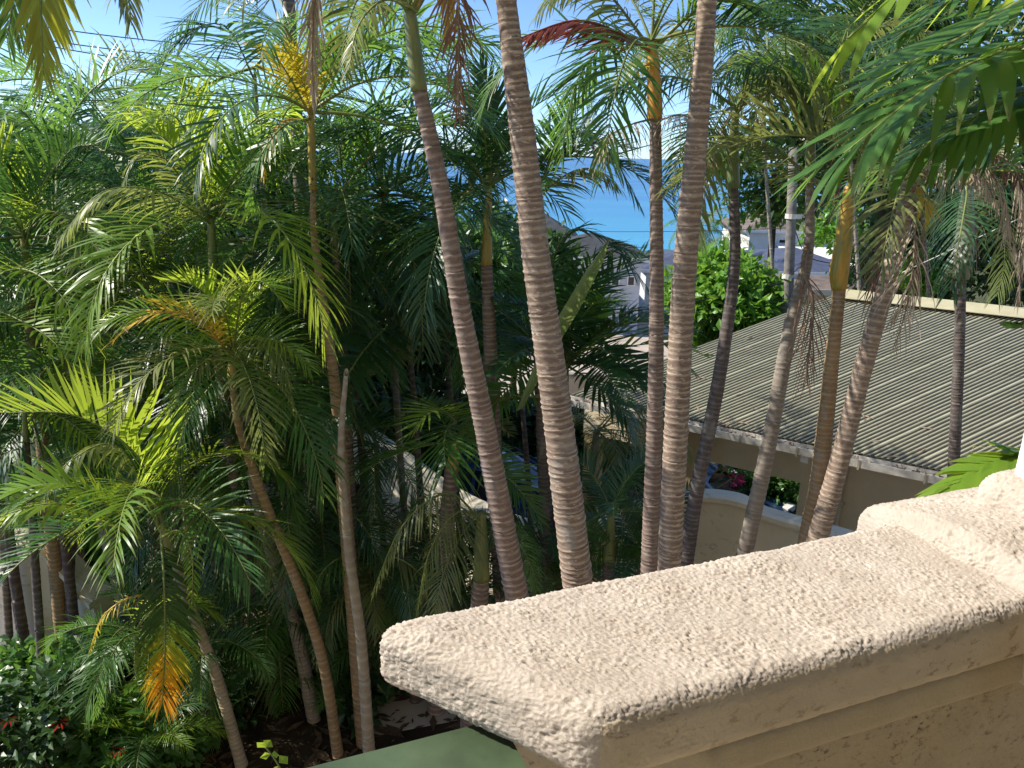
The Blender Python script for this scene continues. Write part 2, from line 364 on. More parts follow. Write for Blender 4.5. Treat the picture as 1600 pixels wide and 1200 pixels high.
wp = [(*atz(1420, 862, 2.25)[:2], 2.25, 0), (*atz(1340, 836, 2.25)[:2], 2.25, 0), (*atz(1255, 812, 2.25)[:2], 2.25, 0), (*atz(1190, 795, 2.25)[:2], 2.25, 0), (*atz(1165, 775, 2.42)[:2], 2.42, 0),
      (*atz(1100, 765, 2.4)[:2], 2.4, 0), (2.0, 10.5, 2.15, 0), (1.1, 10.5, 1.55, 0), (.2, 11.1, 1.4, 0), (-1.0, 12.1, 1.45, 0), (-2.4, 13.2, 2.0, 0), (-4.2, 14.4, 2.6, 0), (-6.0, 15.4, 2.6, 0)]
ribbon_wall('garden_wall', wp, .22, .34, .10, 'long cream rendered garden wall curving behind the palm trunks')
wl = [(*atz(30, 835, 1.9)[:2], 1.9, 0), (*atz(80, 850, 1.75)[:2], 1.75, 0), (*atz(130, 900, 1.3)[:2], 1.3, 0), (*atz(160, 930, 1.1)[:2], 1.1, 0)]
wl = [(wl[0][0]-3, wl[0][1]+.6, 1.95, 0)]+wl
ribbon_wall('garden_wall', wl, .3, .42, .12, 'low sunlit cream wall stepping down behind the dark stems at far left')

# ------------------------------------------------------------------ garage with corrugated roof
EZ = 2.9
E0 = atz(894, 619, EZ); E2 = atz(1480, 740, EZ); U = nrm(E2-E0); V2 = np.array([-U[1], U[0], 0])
R1 = atz(1320, 458, 4.5); Cv = R1-E0                     # rake
NRM = nrm(np.cross(U, Cv))
garage = empty('garage', E0*[1, 1, 0]+[0, 0, -.45], 'low beige garage under a corrugated pale green roof beside the garden wall', 'garage')
GO = np.array(garage.location)
PT = .083; NW = 8
prof = [(i*PT/8, .016*math.cos(2*math.pi*i/8)) for i in range(NW*8+1)]; prof += [(NW*PT+.012, .0155), (NW*PT+.024, .016)]
prof = np.array(prof); SW = NW*PT+.024
def sheet(t0, t1, lift):
    nb = 9; ts = np.linspace(t0, t1, nb)
    v = (prof[:, 0][None, :, None]*U+(prof[:, 1]+lift)[None, :, None]*NRM+ts[:, None, None]*Cv).reshape(-1, 3)
    k = len(prof); q = np.array([[i*k+j, i*k+j+1, (i+1)*k+j+1, (i+1)*k+j] for i in range(nb-1) for j in range(k-1)])
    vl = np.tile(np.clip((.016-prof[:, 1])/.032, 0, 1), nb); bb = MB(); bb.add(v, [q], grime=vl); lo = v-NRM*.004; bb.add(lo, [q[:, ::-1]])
    e = np.array([[j, j+1, len(v)+j+1, len(v)+j] for j in range(k-1)]); bb.add(np.concatenate([v, lo]), [e])
    return bb.mesh('roof_sheet', MAT['corrugated'], True)
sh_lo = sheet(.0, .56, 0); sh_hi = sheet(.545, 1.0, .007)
for i in range(15):
    for me in (sh_lo, sh_hi):
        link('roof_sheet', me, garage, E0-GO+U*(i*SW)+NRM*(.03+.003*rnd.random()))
L = 15*SW
b = MB(); r0 = R1+U*.0; 
for sgn, ln in ((-1, .48), (1, .35)):
    d = V2*sgn*math.cos(.2)*ln+np.array([0, 0, -.0])-np.array([0, 0, ln*.22])
    o_ = r0+NRM*.06+np.array([0, 0, .03]); vv = [o_-U*.1, o_+U*L, o_+U*L+d, o_-U*.1+d]; b.add(vv+[x-np.array([0, 0, .012]) for x in vv], [[0, 1, 2, 3], [7, 6, 5, 4], [3, 2, 6, 7], [0, 3, 7, 4]])
b.build('ridge_cap', MAT['ridge'], garage, off=GO)
# back slope
b = MB(); bk = [R1, R1+U*L, R1+U*L+V2*5-np.array([0, 0, 1.5]), R1+V2*5-np.array([0, 0, 1.5])]; b.add(bk+[x-np.array([0, 0, .05]) for x in bk], [[0, 1, 2, 3], [7, 6, 5, 4], [0, 3, 7, 4], [1, 5, 6, 2], [2, 6, 7, 3]]); b.build('back_roof', MAT['corrugated'], garage, off=GO)
def ubox(s0, s1, n0, n1, z0, z1):      # box in eave frame: along U, along V2 (inwards), world z
    return E0*[1, 1, 0]+U*((s0+s1)/2)+V2*((n0+n1)/2)+np.array([0, 0, (z0+z1)/2]), (s1-s0, n1-n0, z1-z0)
AX = [U, V2, [0, 0, 1]]
def gpart(name, boxes, mat):
    bb = MB()
    for q in boxes:
        c_, d_ = ubox(*q); bb.box(c_, d_, axes=AX)
    return bb.build(name, mat, garage, off=GO)
sE = np.linalg.norm(E2-E0)
gpart('gutter', [(-.1, sE+.02, -.245, -.23, EZ-.10, EZ+.01), (-.1, sE+.02, -.23, -.02, EZ-.07, EZ-.055), (sE+.005, sE+.02, -.23, -.02, EZ-.055, EZ+.01)], MAT['gutter'])
gpart('fascia', [(-.1, L, -.015, .02, EZ-.16, EZ+.0)], MAT['gutter'])
b = MB(); q = RS.rand(190, 2)                     # dry litter lying in the gutter
for s_, n_ in q:
    p_ = E0+U*(s_*sE)+V2*(-.21+.18*n_)+np.array([0, 0, -.045+.04*rnd.random()]); a_ = RS.normal(size=3)*.03; b_ = RS.normal(size=3)*.012
    b.add([p_-a_, p_+b_, p_+a_, p_-b_+[0, 0, .01]], [[0, 1, 2, 3]])
tag(b.build('leaf_litter', MAT['debris'], garage, off=GO), kind='stuff')
b = MB()                                          # leaflets and twigs lying on the sheets
for _ in range(110):
    p_ = E0+U*(rnd.random()*L)+Cv*(rnd.random()**2.5)+NRM*.055; a_ = (U*RS.normal()+Cv/np.linalg.norm(Cv)*RS.normal())*.07; b_ = np.cross(a_, NRM)*.12
    b.add([p_-a_, p_+b_, p_+a_, p_-b_], [[0, 1, 2, 3]])
tag(b.build('roof_litter', MAT['debris'], garage, off=GO), kind='stuff')
for s_ in np.arange(.5, sE, .86):
    gpart('gutter_bracket', [(s_, s_+.03, -.257, -.247, EZ-.13, EZ+.02), (s_, s_+.03, -.247, -.015, EZ-.125, EZ-.108)], MAT['pvc'])
WN = .52                                          # wall plane, behind the eave
def s_at(x, y):                                   # pixel on the wall plane -> (s, z)
    d = ray(x, y); A = E0*[1, 1, 0]+V2*WN; t = ((A-CAM) @ V2)/(d @ V2); P = CAM+d*t; return float((P-A) @ U), float(P[2])
so0, zo0 = s_at(1098, 716); so1, zo1 = s_at(1250, 757); sp0, _ = s_at(1064, 720)
zt = EZ+.02
zb = (zo0+zo1)/2
gpart('front_wall', [(so1, L, WN, WN+.2, -.45, zt)], MAT['beige'])
gpart('front_beam', [(0, so1, WN, WN+.2, zb, zt)], MAT['beige'])
gpart('post', [(sp0, so0, WN-.25, WN+.1, -.45, EZ-.03)], MAT['ochre'])
gpart('post', [(.02, .3, WN+.02, WN+.3, -.45, zb)], MAT['ochre'])
gpart('back_wall', [(so1+1.0, L, 7.2, 7.4, -.45, 3.2)], MAT['beige'])
gpart('soffit', [(0.3, L, .03, WN-.01, EZ-.02, EZ-.005)], MAT['beige'])
sd0, zd = s_at(1321, 727); _, zc = s_at(1321, 785)
b = MB(); A = E0*[1, 1, 0]+U*sd0+V2*(WN-.07); b.tube([A+[0, 0, EZ-.45], A+[0, 0, -.3]], .05, 12); 
dp = b.build('downpipe', MAT['pvc'], garage, off=GO, smooth=True)
b = MB(); b.tube([A+[0, 0, zc-.03], A+[0, 0, zc+.03]], .064, 12); b.box(A+[0, 0, zc], (.2, .02, .05), axes=AX); b.build('pipe_clip', MAT['pvc'], dp, off=GO); b = MB(); b.tube([A+[0, 0, EZ-.5], A+[0, 0, EZ-.4]], .06, 12); b.build('pipe_socket', MAT['pvc'], dp, off=GO)
s2, z2 = s_at(1271, 705); A = E0*[1, 1, 0]+U*s2+V2*(-.1); b = MB(); b.box(A+[0, 0, EZ-.17], (.11, .11, .14), axes=AX); b.box(A+[0, 0, EZ-.20], (.085, .125, .02), axes=AX); b.build('gutter_outlet', MAT['white'], garage, off=GO)

# ------------------------------------------------------------------ balcony balustrade (roughcast cap) and pillar
CZ = 6.3
A0 = atz(690, 985, CZ); A1 = atz(1345, 850, CZ); WD = nrm((A1-A0)*[1, 1, 0]); WN2 = np.array([-WD[1], WD[0], 0])   # WD runs right, WN2 points away from the camera
nf = float(A0 @ WN2); nn = float(atz(945, 1110, CZ) @ WN2)
a_start = float(atz(640, 1040, CZ-.04) @ WD)
def fr(a, nq, z): return WD*a+WN2*nq+np.array([0, 0, 1.0])*z
def rounded(a0, a1, n0, n1, z0, z1, rad, step, amp, seed=0, faces='txXnN', worm=1.0, skew=0.0, near_smooth=0):
    """rough rendered block in the balustrade frame: every face a fine grid, edges rounded by rad, surface pushed out by noise"""
    rad = np.broadcast_to(np.asarray(rad, float), (3,)); lo = np.array([a0, n0, z0]); hi = np.array([a1, n1, z1]); bb = MB()
    ax = {'t': (2, 1, 0, 1), 'b': (2, 0, 0, 1), 'x': (0, 0, 1, 2), 'X': (0, 1, 1, 2), 'n': (1, 0, 0, 2), 'N': (1, 1, 0, 2)}
    for fc in faces:
        k, side, i, j = ax[fc]
        ni = max(2, int((hi[i]-lo[i])/step)); nj = max(2, int((hi[j]-lo[j])/step))
        gi, gj = np.meshgrid(np.linspace(lo[i], hi[i], ni), np.linspace(lo[j], hi[j], nj), indexing='ij')
        p = np.zeros((ni*nj, 3)); p[:, i] = gi.ravel(); p[:, j] = gj.ravel(); p[:, k] = hi[k] if side else lo[k]
        q = np.clip(p, lo+rad, hi-rad); d = nrm((p-q)/rad); p = q+d*rad; d = nrm(d/rad)
        s_ = p*np.array([1, 1, 1.0])+seed
        wv = np.stack([perlin(s_*38+k_*17.3) for k_ in range(3)], 1)*1.1
        r1 = np.abs(perlin(s_*92+wv)); r2 = perlin(s_*230+7); r3 = perlin(s_*14+3); r4 = np.abs(perlin(s_*140+19+wv)); pit = np.clip(perlin(s_*60+41)-.22, 0, 1); am = np.clip(.75+1.3*perlin(s_*9+60), .25, 1.6)
        h = (worm*(.8-2.6*r1)*.62+worm*(.5-1.8*r4)*.75)*am+.65*r2+.9*r3-3.2*worm*pit
        if near_smooth: h = h*(1-near_smooth*np.clip(-d[:, 1]*2-.7, 0, 1))
        p = p+d*(h*amp)[:, None]
        if skew: p[:, 0] += skew*(n1-p[:, 1])/(n1-n0)*np.clip(1-(p[:, 0]-a0)/(a1-a0), 0, 1)
        wv_ = p[:, :1]*WD+p[:, 1:2]*WN2+p[:, 2:]*np.array([0, 0, 1.0])
        I = np.arange(ni-1)[:, None]*nj; J = np.arange(nj-1)[None]
        qd = np.stack([I+J, I+nj+J, I+nj+J+1, I+J+1], -1).reshape(-1, 4)
        v0, v1, v3 = p[qd[0, 0]], p[qd[0, 1]], p[qd[0, 3]]
        if np.cross(v1-v0, v3-v0)[k]*(1 if side else -1) < 0: qd = qd[:, ::-1]
        bb.add(wv_, [qd], 1 if (near_smooth and fc == 'n') else 0)
    return bb
RAD = .045; TH = .115
bal = empty('balustrade', fr(a_start+.8, (nf+nn)/2, CZ-1.0), 'thick balcony wall with rough sunlit plaster cap in the foreground', 'balustrade'); BO = np.array(bal.location)
nfar, nnear = nf+.060, nn-.020
a_far = float(atz(578, 1005, CZ-.03) @ WD); a_near = float(atz(925, 1120, CZ-.01) @ WD); SK = a_near-a_far
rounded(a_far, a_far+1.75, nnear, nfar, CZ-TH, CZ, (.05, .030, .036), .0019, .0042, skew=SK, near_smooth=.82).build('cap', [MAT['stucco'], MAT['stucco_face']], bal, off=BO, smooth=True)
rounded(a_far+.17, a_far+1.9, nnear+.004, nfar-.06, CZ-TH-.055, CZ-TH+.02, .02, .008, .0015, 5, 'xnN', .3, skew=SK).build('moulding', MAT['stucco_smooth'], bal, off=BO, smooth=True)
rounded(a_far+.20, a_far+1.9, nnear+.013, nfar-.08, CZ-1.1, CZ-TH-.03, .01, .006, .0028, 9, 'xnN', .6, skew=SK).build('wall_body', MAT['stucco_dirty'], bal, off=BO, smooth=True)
def a_on(x, y, nq):
    d = ray(x, y); return float((CAM+d*((nq-CAM @ WN2)/(d @ WN2))) @ WD)
# pillar stands where the balustrade ends at right
a_p = a_on(1352, 825, nf+.10); pil = empty('pillar', fr(a_p+.38, nf-.1, CZ-1.0), 'white balcony pillar on a rough plaster plinth at right edge', 'pillar'); PO = np.array(pil.location)
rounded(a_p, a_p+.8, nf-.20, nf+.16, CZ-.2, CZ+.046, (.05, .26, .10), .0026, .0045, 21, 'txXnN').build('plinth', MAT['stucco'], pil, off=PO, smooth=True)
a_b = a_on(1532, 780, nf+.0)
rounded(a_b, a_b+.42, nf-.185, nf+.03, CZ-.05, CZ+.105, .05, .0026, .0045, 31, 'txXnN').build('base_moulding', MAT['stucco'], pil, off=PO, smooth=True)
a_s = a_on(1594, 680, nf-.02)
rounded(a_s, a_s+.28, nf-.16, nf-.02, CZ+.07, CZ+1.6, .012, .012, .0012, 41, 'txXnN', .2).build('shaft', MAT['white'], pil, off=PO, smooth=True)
# the balcony itself: floor, house wall and soffit behind the photographer
FZ = CZ-1.05
for nm, c_, d_, mt in (('floor', fr(.3, nf-1.25, FZ-.06), (7, 2.5, .12), 'floor_tile'), ('ceiling', fr(.3, nf-1.15, CZ+1.75), (7, 2.6, .12), 'cream'), ('wall_back', fr(.3, nf-2.45, CZ+.3), (7, .12, 2.8), 'balcony_wall')):
    b = MB(); b.box(c_, d_, axes=[WD, WN2, [0, 0, 1]]); tag(b.build(nm, MAT[mt]), kind='structure')
for bx in ((-8, 9.5, nf-.42, nf-.12, 0, FZ-.13), (-12, -3.5, nf-.6, nf-.3, 0, 10), (4.5, 12, nf-.6, nf-.3, 0, 10), (-3.5, 4.5, nf-.6, nf-.3, CZ+1.82, 10)):
    b = MB(); b.box(fr((bx[0]+bx[1])/2, (bx[2]+bx[3])/2, (bx[4]+bx[5])/2), (bx[1]-bx[0], bx[3]-bx[2], bx[5]-bx[4]), axes=[WD, WN2, [0, 0, 1]]); tag(b.build('wall', MAT['cream']), kind='structure')
# green painted rail butting under the cap
q0 = atz(715, 1132, CZ-TH-.005); q1 = atz(835, 1190, CZ-TH-.005); rn = float(q0 @ WN2); rnn = float(q1 @ WN2); zr = CZ-TH-.008
rail = empty('handrail', fr(a_start-.6, (rn+rnn)/2, zr-1), 'dark green painted balcony handrail running out below the cap', 'handrail')
b = MB(); x0, x1 = a_start-1.4, a_start+.125; n0, n1 = rnn-.02, rn
pr = [(n0, zr-.035), (n0, zr-.006), (n0+.006, zr), (n1-.006, zr), (n1, zr-.006), (n1, zr-.035)]
v = [fr(a, nq, z) for a in (x0, x1) for (nq, z) in pr]; k = 6
b.add(v, [[j, (j+1) % k, k+(j+1) % k, k+j] for j in range(k)]); b.add(v, [list(range(6))[::-1], list(range(6, 12))])
b.build('top_rail', MAT['green_paint'], rail, off=np.array(rail.location))
for i in range(9):
    bb = MB(); bb.tube([fr(a_start-1.3+i*.14, (n0+n1)/2, zr-.035), fr(a_start-1.3+i*.14, (n0+n1)/2, zr-.9)], .009, 6); bb.build('baluster', MAT['green_paint'], rail, off=np.array(rail.location))

# ================================================================== PALMS
def catmull(P, n):
    P = np.asarray(P, float)
    if len(P) == 2: return np.linspace(P[0], P[1], n)
    Q = np.concatenate([[2*P[0]-P[1]], P, [2*P[-1]-P[-2]]]); out = []
    for t in np.linspace(0, len(P)-1-1e-6, n):
        i = int(t); u = t-i; a, b_, c_, d_ = Q[i:i+4]
        out.append(.5*((2*b_)+(-a+c_)*u+(2*a-5*b_+4*c_-d_)*u*u+(-a+3*b_-3*c_+d_)*u**3))
    return np.array(out)

def frond_mb(P, leaf_len, n, width, V=35, droop=.5, bare=.14, a0=68, a1=28, side=None, twist=0, rr=.012, segs=4, rng=None, jit=.12, clump=0, miss=0.0, taper=.6):
    """one pinnate frond along the curve P: a rachis tube with n leaflets on each side"""
    rng = rng or RS; P = catmull(P, 16); bb = MB()
    L_ = np.concatenate([[0], np.cumsum(np.linalg.norm(np.diff(P, axis=0), axis=1))]); s = L_/L_[-1]
    bb.tube(P, np.interp(s, [0, .2, 1], [rr*1.5, rr, rr*.25]), 5, 1, False, along=s*0, tip=s*0)
    Tall = nrm(np.gradient(P, axis=0))
    for sg in (-1, 1):
        u = (np.arange(n)+.5*(sg > 0)*.6)/n + rng.normal(size=n)*.15/n; u = np.clip(u, 0, 1)
        if miss: u = u[rng.rand(n) > miss]
        m = len(u); t = bare+(1-bare)*u
        p = np.stack([np.interp(t, s, P[:, k]) for k in range(3)], 1); T = nrm(np.stack([np.interp(t, s, Tall[:, k]) for k in range(3)], 1))
        if side is None:
            S = np.cross(T, [0, 0, 1.0]); bad = np.linalg.norm(S, axis=1) < .15; S[bad] = S[~bad][-1] if (~bad).any() else [1, 0, 0]
        else: S = np.asarray(side, float)[None]-(T @ np.asarray(side, float))[:, None]*T
        S = nrm(S); Nn = np.cross(S, T)
        if side is None: Nn = Nn*np.where(Nn[:, 2:] < 0, -1, 1)
        if twist: 
            S, Nn = S*math.cos(twist)+Nn*math.sin(twist), Nn*math.cos(twist)-S*math.sin(twist)
        al = np.radians(np.interp(u, [0, 1], [a0, a1])+rng.normal(size=m)*jit*40)[:, None]
        vv = np.radians(V+rng.normal(size=m)*jit*60)[:, None]
        d = np.cos(al)*T+np.sin(al)*(sg*np.cos(vv)*S+np.sin(vv)*Nn)
        ln = leaf_len*np.minimum(1, .5+u*3.2)*(1-taper*np.maximum(0, u-.4)/.6)*(1+rng.normal(size=m)*jit*.7)
        wd = width*np.minimum(1, .6+u*2)*(1-.45*np.maximum(0, u-.5)/.5)*(1+rng.normal(size=m)*.12)
        wp_ = [.45, 1.0, .92, .62, .06] if segs == 4 else [.5, 1, .55, .06]
        dr = droop*(1+rng.normal(size=m)*.35)[:, None]
        rows = []; q = p.copy(); dd = d.copy()
        for k in range(segs+1):
            wv = nrm(T-(T*dd).sum(1, keepdims=True)*dd + rng.normal(size=(m, 3))*.10*(k == 0))
            if k == 0: w0 = wv
            hw = (wd*wp_[k]*.5)[:, None]*wv
            rows.append(np.stack([q-hw, q+hw], 1))
            dd = nrm(dd+np.array([0, 0, -1.0])*dr*(.25+.75*k/segs)/segs*1.6); q = q+dd*(ln/segs)[:, None]
        v = np.stack(rows, 1).reshape(-1, 3); st = 2*(segs+1)
        base = np.arange(m)[:, None]*st; k = np.arange(segs)[None]*2
        f = np.stack([base+k, base+k+1, base+k+3, base+k+2], -1).reshape(-1, 4)
        bb.add(v, [f], 0, along=np.repeat(t, st), tip=np.tile(np.repeat(np.linspace(0, 1, segs+1), 2), m))
    return bb

def curve(theta0, bend, L, n=12, pw=1.3):
    s = np.linspace(0, 1, n); th = np.radians(theta0-bend*s**pw); st = L/(n-1)
    x = np.concatenate([[0], np.cumsum(np.cos(th)[:-1]*st)]); z = np.concatenate([[0], np.cumsum(np.sin(th)[:-1]*st)])
    return np.stack([x, 0*x, z], 1)
VAR = {}
def variant(th, style):
    """generic fronds, shared between palms: rounded start angle and style"""
    th = int(round(th/15.0)*15); k = rnd.randrange(3); key = (th, style, k)
    if key not in VAR:
        rg = np.random.RandomState(abs(hash((th, k, len(style)))) % 9999)
        if style == 'areca': mb = frond_mb(curve(th, 75+10*k+max(0, th)*.25, 2.0), (.66), 40, .025, 38-10*k, .85, rng=rg, twist=(k-1)*.35)
        elif style == 'stiff': mb = frond_mb(curve(th, 45+12*k+max(0, th)*.2, 1.9), .55, 34, .042, 22, .35, rng=rg, twist=(k-1)*.4)
        elif style == 'lax': mb = frond_mb(curve(th, 85+12*k+max(0, th)*.2, 2.0), .62, 42, .024, 5, 1.3, rng=rg, twist=(k-1)*.4)
        elif style == 'dead': mb = frond_mb(curve(th, 60+15*k, 1.8), .50, 36, .014, -15, 2.2, rng=rg, a0=45, a1=12, jit=.3, miss=.2, segs=4)
        else: mb = frond_mb(curve(th, 80+10*k, 2.2), .50, 40, .028, 10, .8, rng=rg, segs=3)
        VAR[key] = mb.mesh('frond', [LEAF['green'], RACH['green']], True)
    return VAR[key]
def skin(o, kind):
    for i, m_ in enumerate((LEAF[kind], RACH[RK.get(kind, 'green')])):
        o.material_slots[i].link = 'OBJECT'; o.material_slots[i].material = m_
    if kind in ('yellow', 'orange'): o['label'] = 'old frond turned '+kind
    elif kind in ('dead', 'brown'): o['label'] = 'dead dry frond'
    elif kind == 'maroon': o['label'] = 'dull red frond'
    elif kind == 'turning': o['label'] = 'hanging frond with orange yellow tip'
    return o

def trunk_mb(pts, rad, ring, sides, seed, lip=.036, base=True):
    """ringed palm trunk: each leaf scar is a raised, slightly tilted lip"""
    rg = np.random.RandomState(seed); P = catmull(pts, 60); R = np.interp(np.linspace(0, 1, 60), np.linspace(0, 1, len(rad)), rad)
    Ls = np.concatenate([[0], np.cumsum(np.linalg.norm(np.diff(P, axis=0), axis=1))]); tot = Ls[-1]
    pos = [0]; 
    while pos[-1] < tot: pos.append(pos[-1]+ring*(.55+.9*rg.rand()))
    pos = np.array(pos[:-1]+[tot]); tt, mul, rv = [], [], []
    for i in range(len(pos)-1):
        g_ = pos[i+1]-pos[i]; lp = lip*(.25+1.7*rg.rand()**1.6); tt += [pos[i], pos[i]+g_*.16, pos[i]+g_*.34, pos[i]+g_*.8]; mul += [1+lp, 1+lp*.75, 1-.3*lp, 1-.1*lp]; rv += [.75, 1, .15, 0]
    tt = np.array(tt); mul = np.array(mul); rv = np.array(rv)
    C_ = np.stack([np.interp(tt, Ls, P[:, k]) for k in range(3)], 1); Rr = np.interp(tt, Ls, R)*mul
    T = nrm(np.gradient(np.stack([np.interp(tt, Ls, P[:, k]) for k in range(3)], 1), axis=0)); A = nrm(np.cross(T, [.3, -.95, .1])); B = np.cross(T, A)
    an = np.arange(sides)*2*math.pi/sides
    tilt = np.repeat(rg.normal(size=len(pos)-1)*.35, 4); ph = np.repeat(rg.rand(len(pos)-1)*6.28, 4)
    ox = (tilt*ring*.35)[:, None]*np.sin(an[None]+ph[:, None]) + rg.normal(size=(len(tt), sides))*ring*.03
    rr = Rr[:, None]*(1+rg.normal(size=(len(tt), sides))*.010)
    v = C_[:, None]+(np.cos(an)[None, :, None]*A[:, None]+np.sin(an)[None, :, None]*B[:, None])*rr[..., None]+T[:, None]*ox[..., None]
    rr *= (1+.05*perlin(C_*np.array([1, 1, 2.2])+seed*3.1))[:, None]
    n_ = len(tt); i = np.arange(n_-1)[:, None]*sides; j = np.arange(sides)[None]; k = (j+1) % sides
    bb = MB(); bb.add(v.reshape(-1, 3), [np.stack([i+j, i+k, i+sides+k, i+sides+j], -1).reshape(-1, 4)], 0, ring=np.repeat(rv, sides)); return bb

PALMS = {}
def palm(key, label, pts, mat='mauve', ring=.045, shaft=None, crown=None, sides=14, name='palm_tree', group=None, cat='palm tree', to_ground=True, seed=None):
    """pts: (px, py, width_px, Y) from crown down; the last run is carried on to the ground. shaft: (kind, [(px,py,width,Y)...])"""
    P = [at(x, y, Y) for x, y, w_, Y in pts]; R = [px2m(w_, p_)/2 for (x, y, w_, Y), p_ in zip(pts, P)]
    if to_ground and P[-1][2] > .05:
        d = nrm(P[-1]-P[-2]); d[:2] = np.clip(d[:2], -.35, .35); t = (P[-1][2]+.05)/max(.4, -d[2]); P.append(P[-1]+d*t); R.append(R[-1]*1.12)
    base = P[-1].copy(); base[2] = max(base[2], -.05)
    root = empty(name, base, label, cat, group)
    sd_ = seed if seed is not None else len(PALMS)*7+1
    trunk_mb(P, R, ring, sides, sd_).build('trunk', TRUNK[mat], root, off=base, smooth=True)
    top = P[0]
    if shaft:
        kind, sp_ = shaft; SP = catmull([at(x, y, Y) for x, y, w_, Y in sp_], 14); SR = [px2m(w_, at(x, y, Y))/2 for x, y, w_, Y in sp_]
        bb = MB(); bb.tube(SP, np.interp(np.linspace(0, 1, 14), np.linspace(0, 1, len(SR)), SR), 14); bb.build('crownshaft', SHAFT[kind], root, off=base, smooth=True); top = SP[0]
    PALMS[key] = (root, base, top)
    if crown: crown_fronds(key, **crown)
    return root
def crown_fronds(key, n=12, size=1.0, style='areca', kinds=('green',), lo=-25, hi=80, az=(0, 360), top=None, dead=0):
    root, base, tp = PALMS[key]; tp = tp if top is None else top
    for i in range(n):
        f = (i+.5)/n; th = hi+(lo-hi)*f+rnd.uniform(-8, 8); a = az[0]+((i*137.5+rnd.uniform(-15, 15)) % 360)/360*(az[1]-az[0])
        o = link('frond', variant(th, style), root, tp-base, math.radians(a), size*rnd.uniform(.82, 1.12)); skin(o, rnd.choice(kinds))
    for i in range(dead):
        o = link('frond', variant(rnd.choice((-45, -60)), 'dead'), root, tp-base, rnd.uniform(0, 6.28), size*rnd.uniform(.6, .85)); skin(o, rnd.choice(('dead', 'brown')))
def hero(key, pts, leaf_len, n, width, kind='green', name='frond', **kw):
    """a frond placed by hand: foot, middle points and tip as (px, py, Y)"""
    root, base, tp = PALMS[key]
    o = frond_mb([at(*p_) for p_ in pts], leaf_len, n, width, **kw).build(name, [LEAF['green'], RACH['green']], root, off=base, smooth=True)
    return skin(o, kind)


# ---------------- the tall ringed palms of the foreground, left to right
palm('T1', 'leaning slender palm with green crownshaft, left of the thickest pale trunk', [(655, 138, 23.2, 4.6), (690, 300, 27.0, 4.6), (720, 480, 29.8, 4.6), (760, 680, 33.5, 4.6), (810, 945, 36.3, 4.6)], 'mauve', .040,
     ('green', [(640, 18, 20, 4.6), (646, 70, 24, 4.6), (655, 142, 27, 4.6)]), sides=20)
palm('T2', 'thickest palm trunk with pale rings, leaning in the middle of the garden', [(745, -520, 22, 4.2), (768, -220, 26, 4.2), (792, 10, 32, 4.2), (815, 200, 40, 4.2), (840, 420, 44, 4.2), (870, 640, 46, 4.2), (905, 930, 47, 4.2)], 'pale', .036, sides=24)
palm('T3', 'straight palm with bright orange crownshaft, in front of the sea', [(1024, 180, 17.7, 6.3), (1026, 450, 22.3, 6.3), (1023, 650, 24.2, 6.3), (1014, 910, 27.0, 6.3)], 'mauve', .042,
     ('orange', [(1017, 66, 14, 6.3), (1020, 90, 19, 6.3), (1022, 130, 22, 6.3), (1023, 172, 25, 6.3), (1024, 187, 21, 6.3)]))
palm('T4', 'tall pale ringed palm trunk close right of the orange crownshaft palm', [(1130, -480, 22, 4.9), (1116, -200, 26, 4.9), (1105, 0, 30, 4.9), (1090, 200, 33, 4.9), (1070, 420, 37, 4.9), (1058, 640, 37, 4.9), (1045, 900, 36, 4.9)], 'pale', .040, sides=20)
palm('T5', 'dark shaded palm trunk leaning left across the left end of the garage', [(1146, 290, 15.0, 7.0), (1147, 420, 17.6, 7.0), (1122, 600, 21.1, 7.0), (1090, 760, 22.0, 7.0), (1068, 900, 23.8, 7.0)], 'dark', .05,
     ('green', [(1150, 170, 10, 7.0), (1146, 230, 18, 7.0), (1145, 294, 22, 7.0)]))
palm('T6', 'grey knobbly palm trunk leaning across the middle of the garage roof', [(1266, 270, 12.3, 6.8), (1262, 400, 16.4, 6.8), (1235, 510, 22.1, 6.8), (1200, 700, 23.8, 6.8), (1158, 890, 24.6, 6.8)], 'grey', .055,
     ('green', [(1268, 165, 8, 6.8), (1267, 220, 14, 6.8), (1266, 275, 17, 6.8)]))
palm('T7', 'palm with orange and green crownshaft standing before the garage roof', [(1312, 447, 19.4, 6.2), (1300, 560, 22.0, 6.2), (1288, 680, 25.5, 6.2), (1277, 770, 27.3, 6.2), (1255, 880, 29.9, 6.2)], 'gold', .045,
     ('mixed', [(1328, 290, 14, 6.2), (1324, 325, 21, 6.2), (1318, 380, 27, 6.2), (1311, 425, 30, 6.2), (1311, 452, 23, 6.2)]))
palm('T8', 'brown ringed palm trunk leaning right, crossing behind the orange and green one', [(1424, 285, 23.8, 6.0), (1392, 420, 25.5, 6.0), (1350, 570, 28.2, 6.0), (1312, 720, 29.0, 6.0), (1268, 875, 30.8, 6.0)], 'pale', .047)
palm('T9', 'thin blackish palm trunk with grey crownshaft in front of the garage roof at right', [(1502, 430, 14.2, 8.4), (1498, 560, 16.1, 8.4), (1490, 730, 17.1, 8.4), (1484, 860, 18.1, 8.4)], 'dark', .045,
     ('grey', [(1512, 290, 14, 8.4), (1509, 340, 24, 8.4), (1506, 400, 29, 8.4), (1502, 436, 22, 8.4)]))

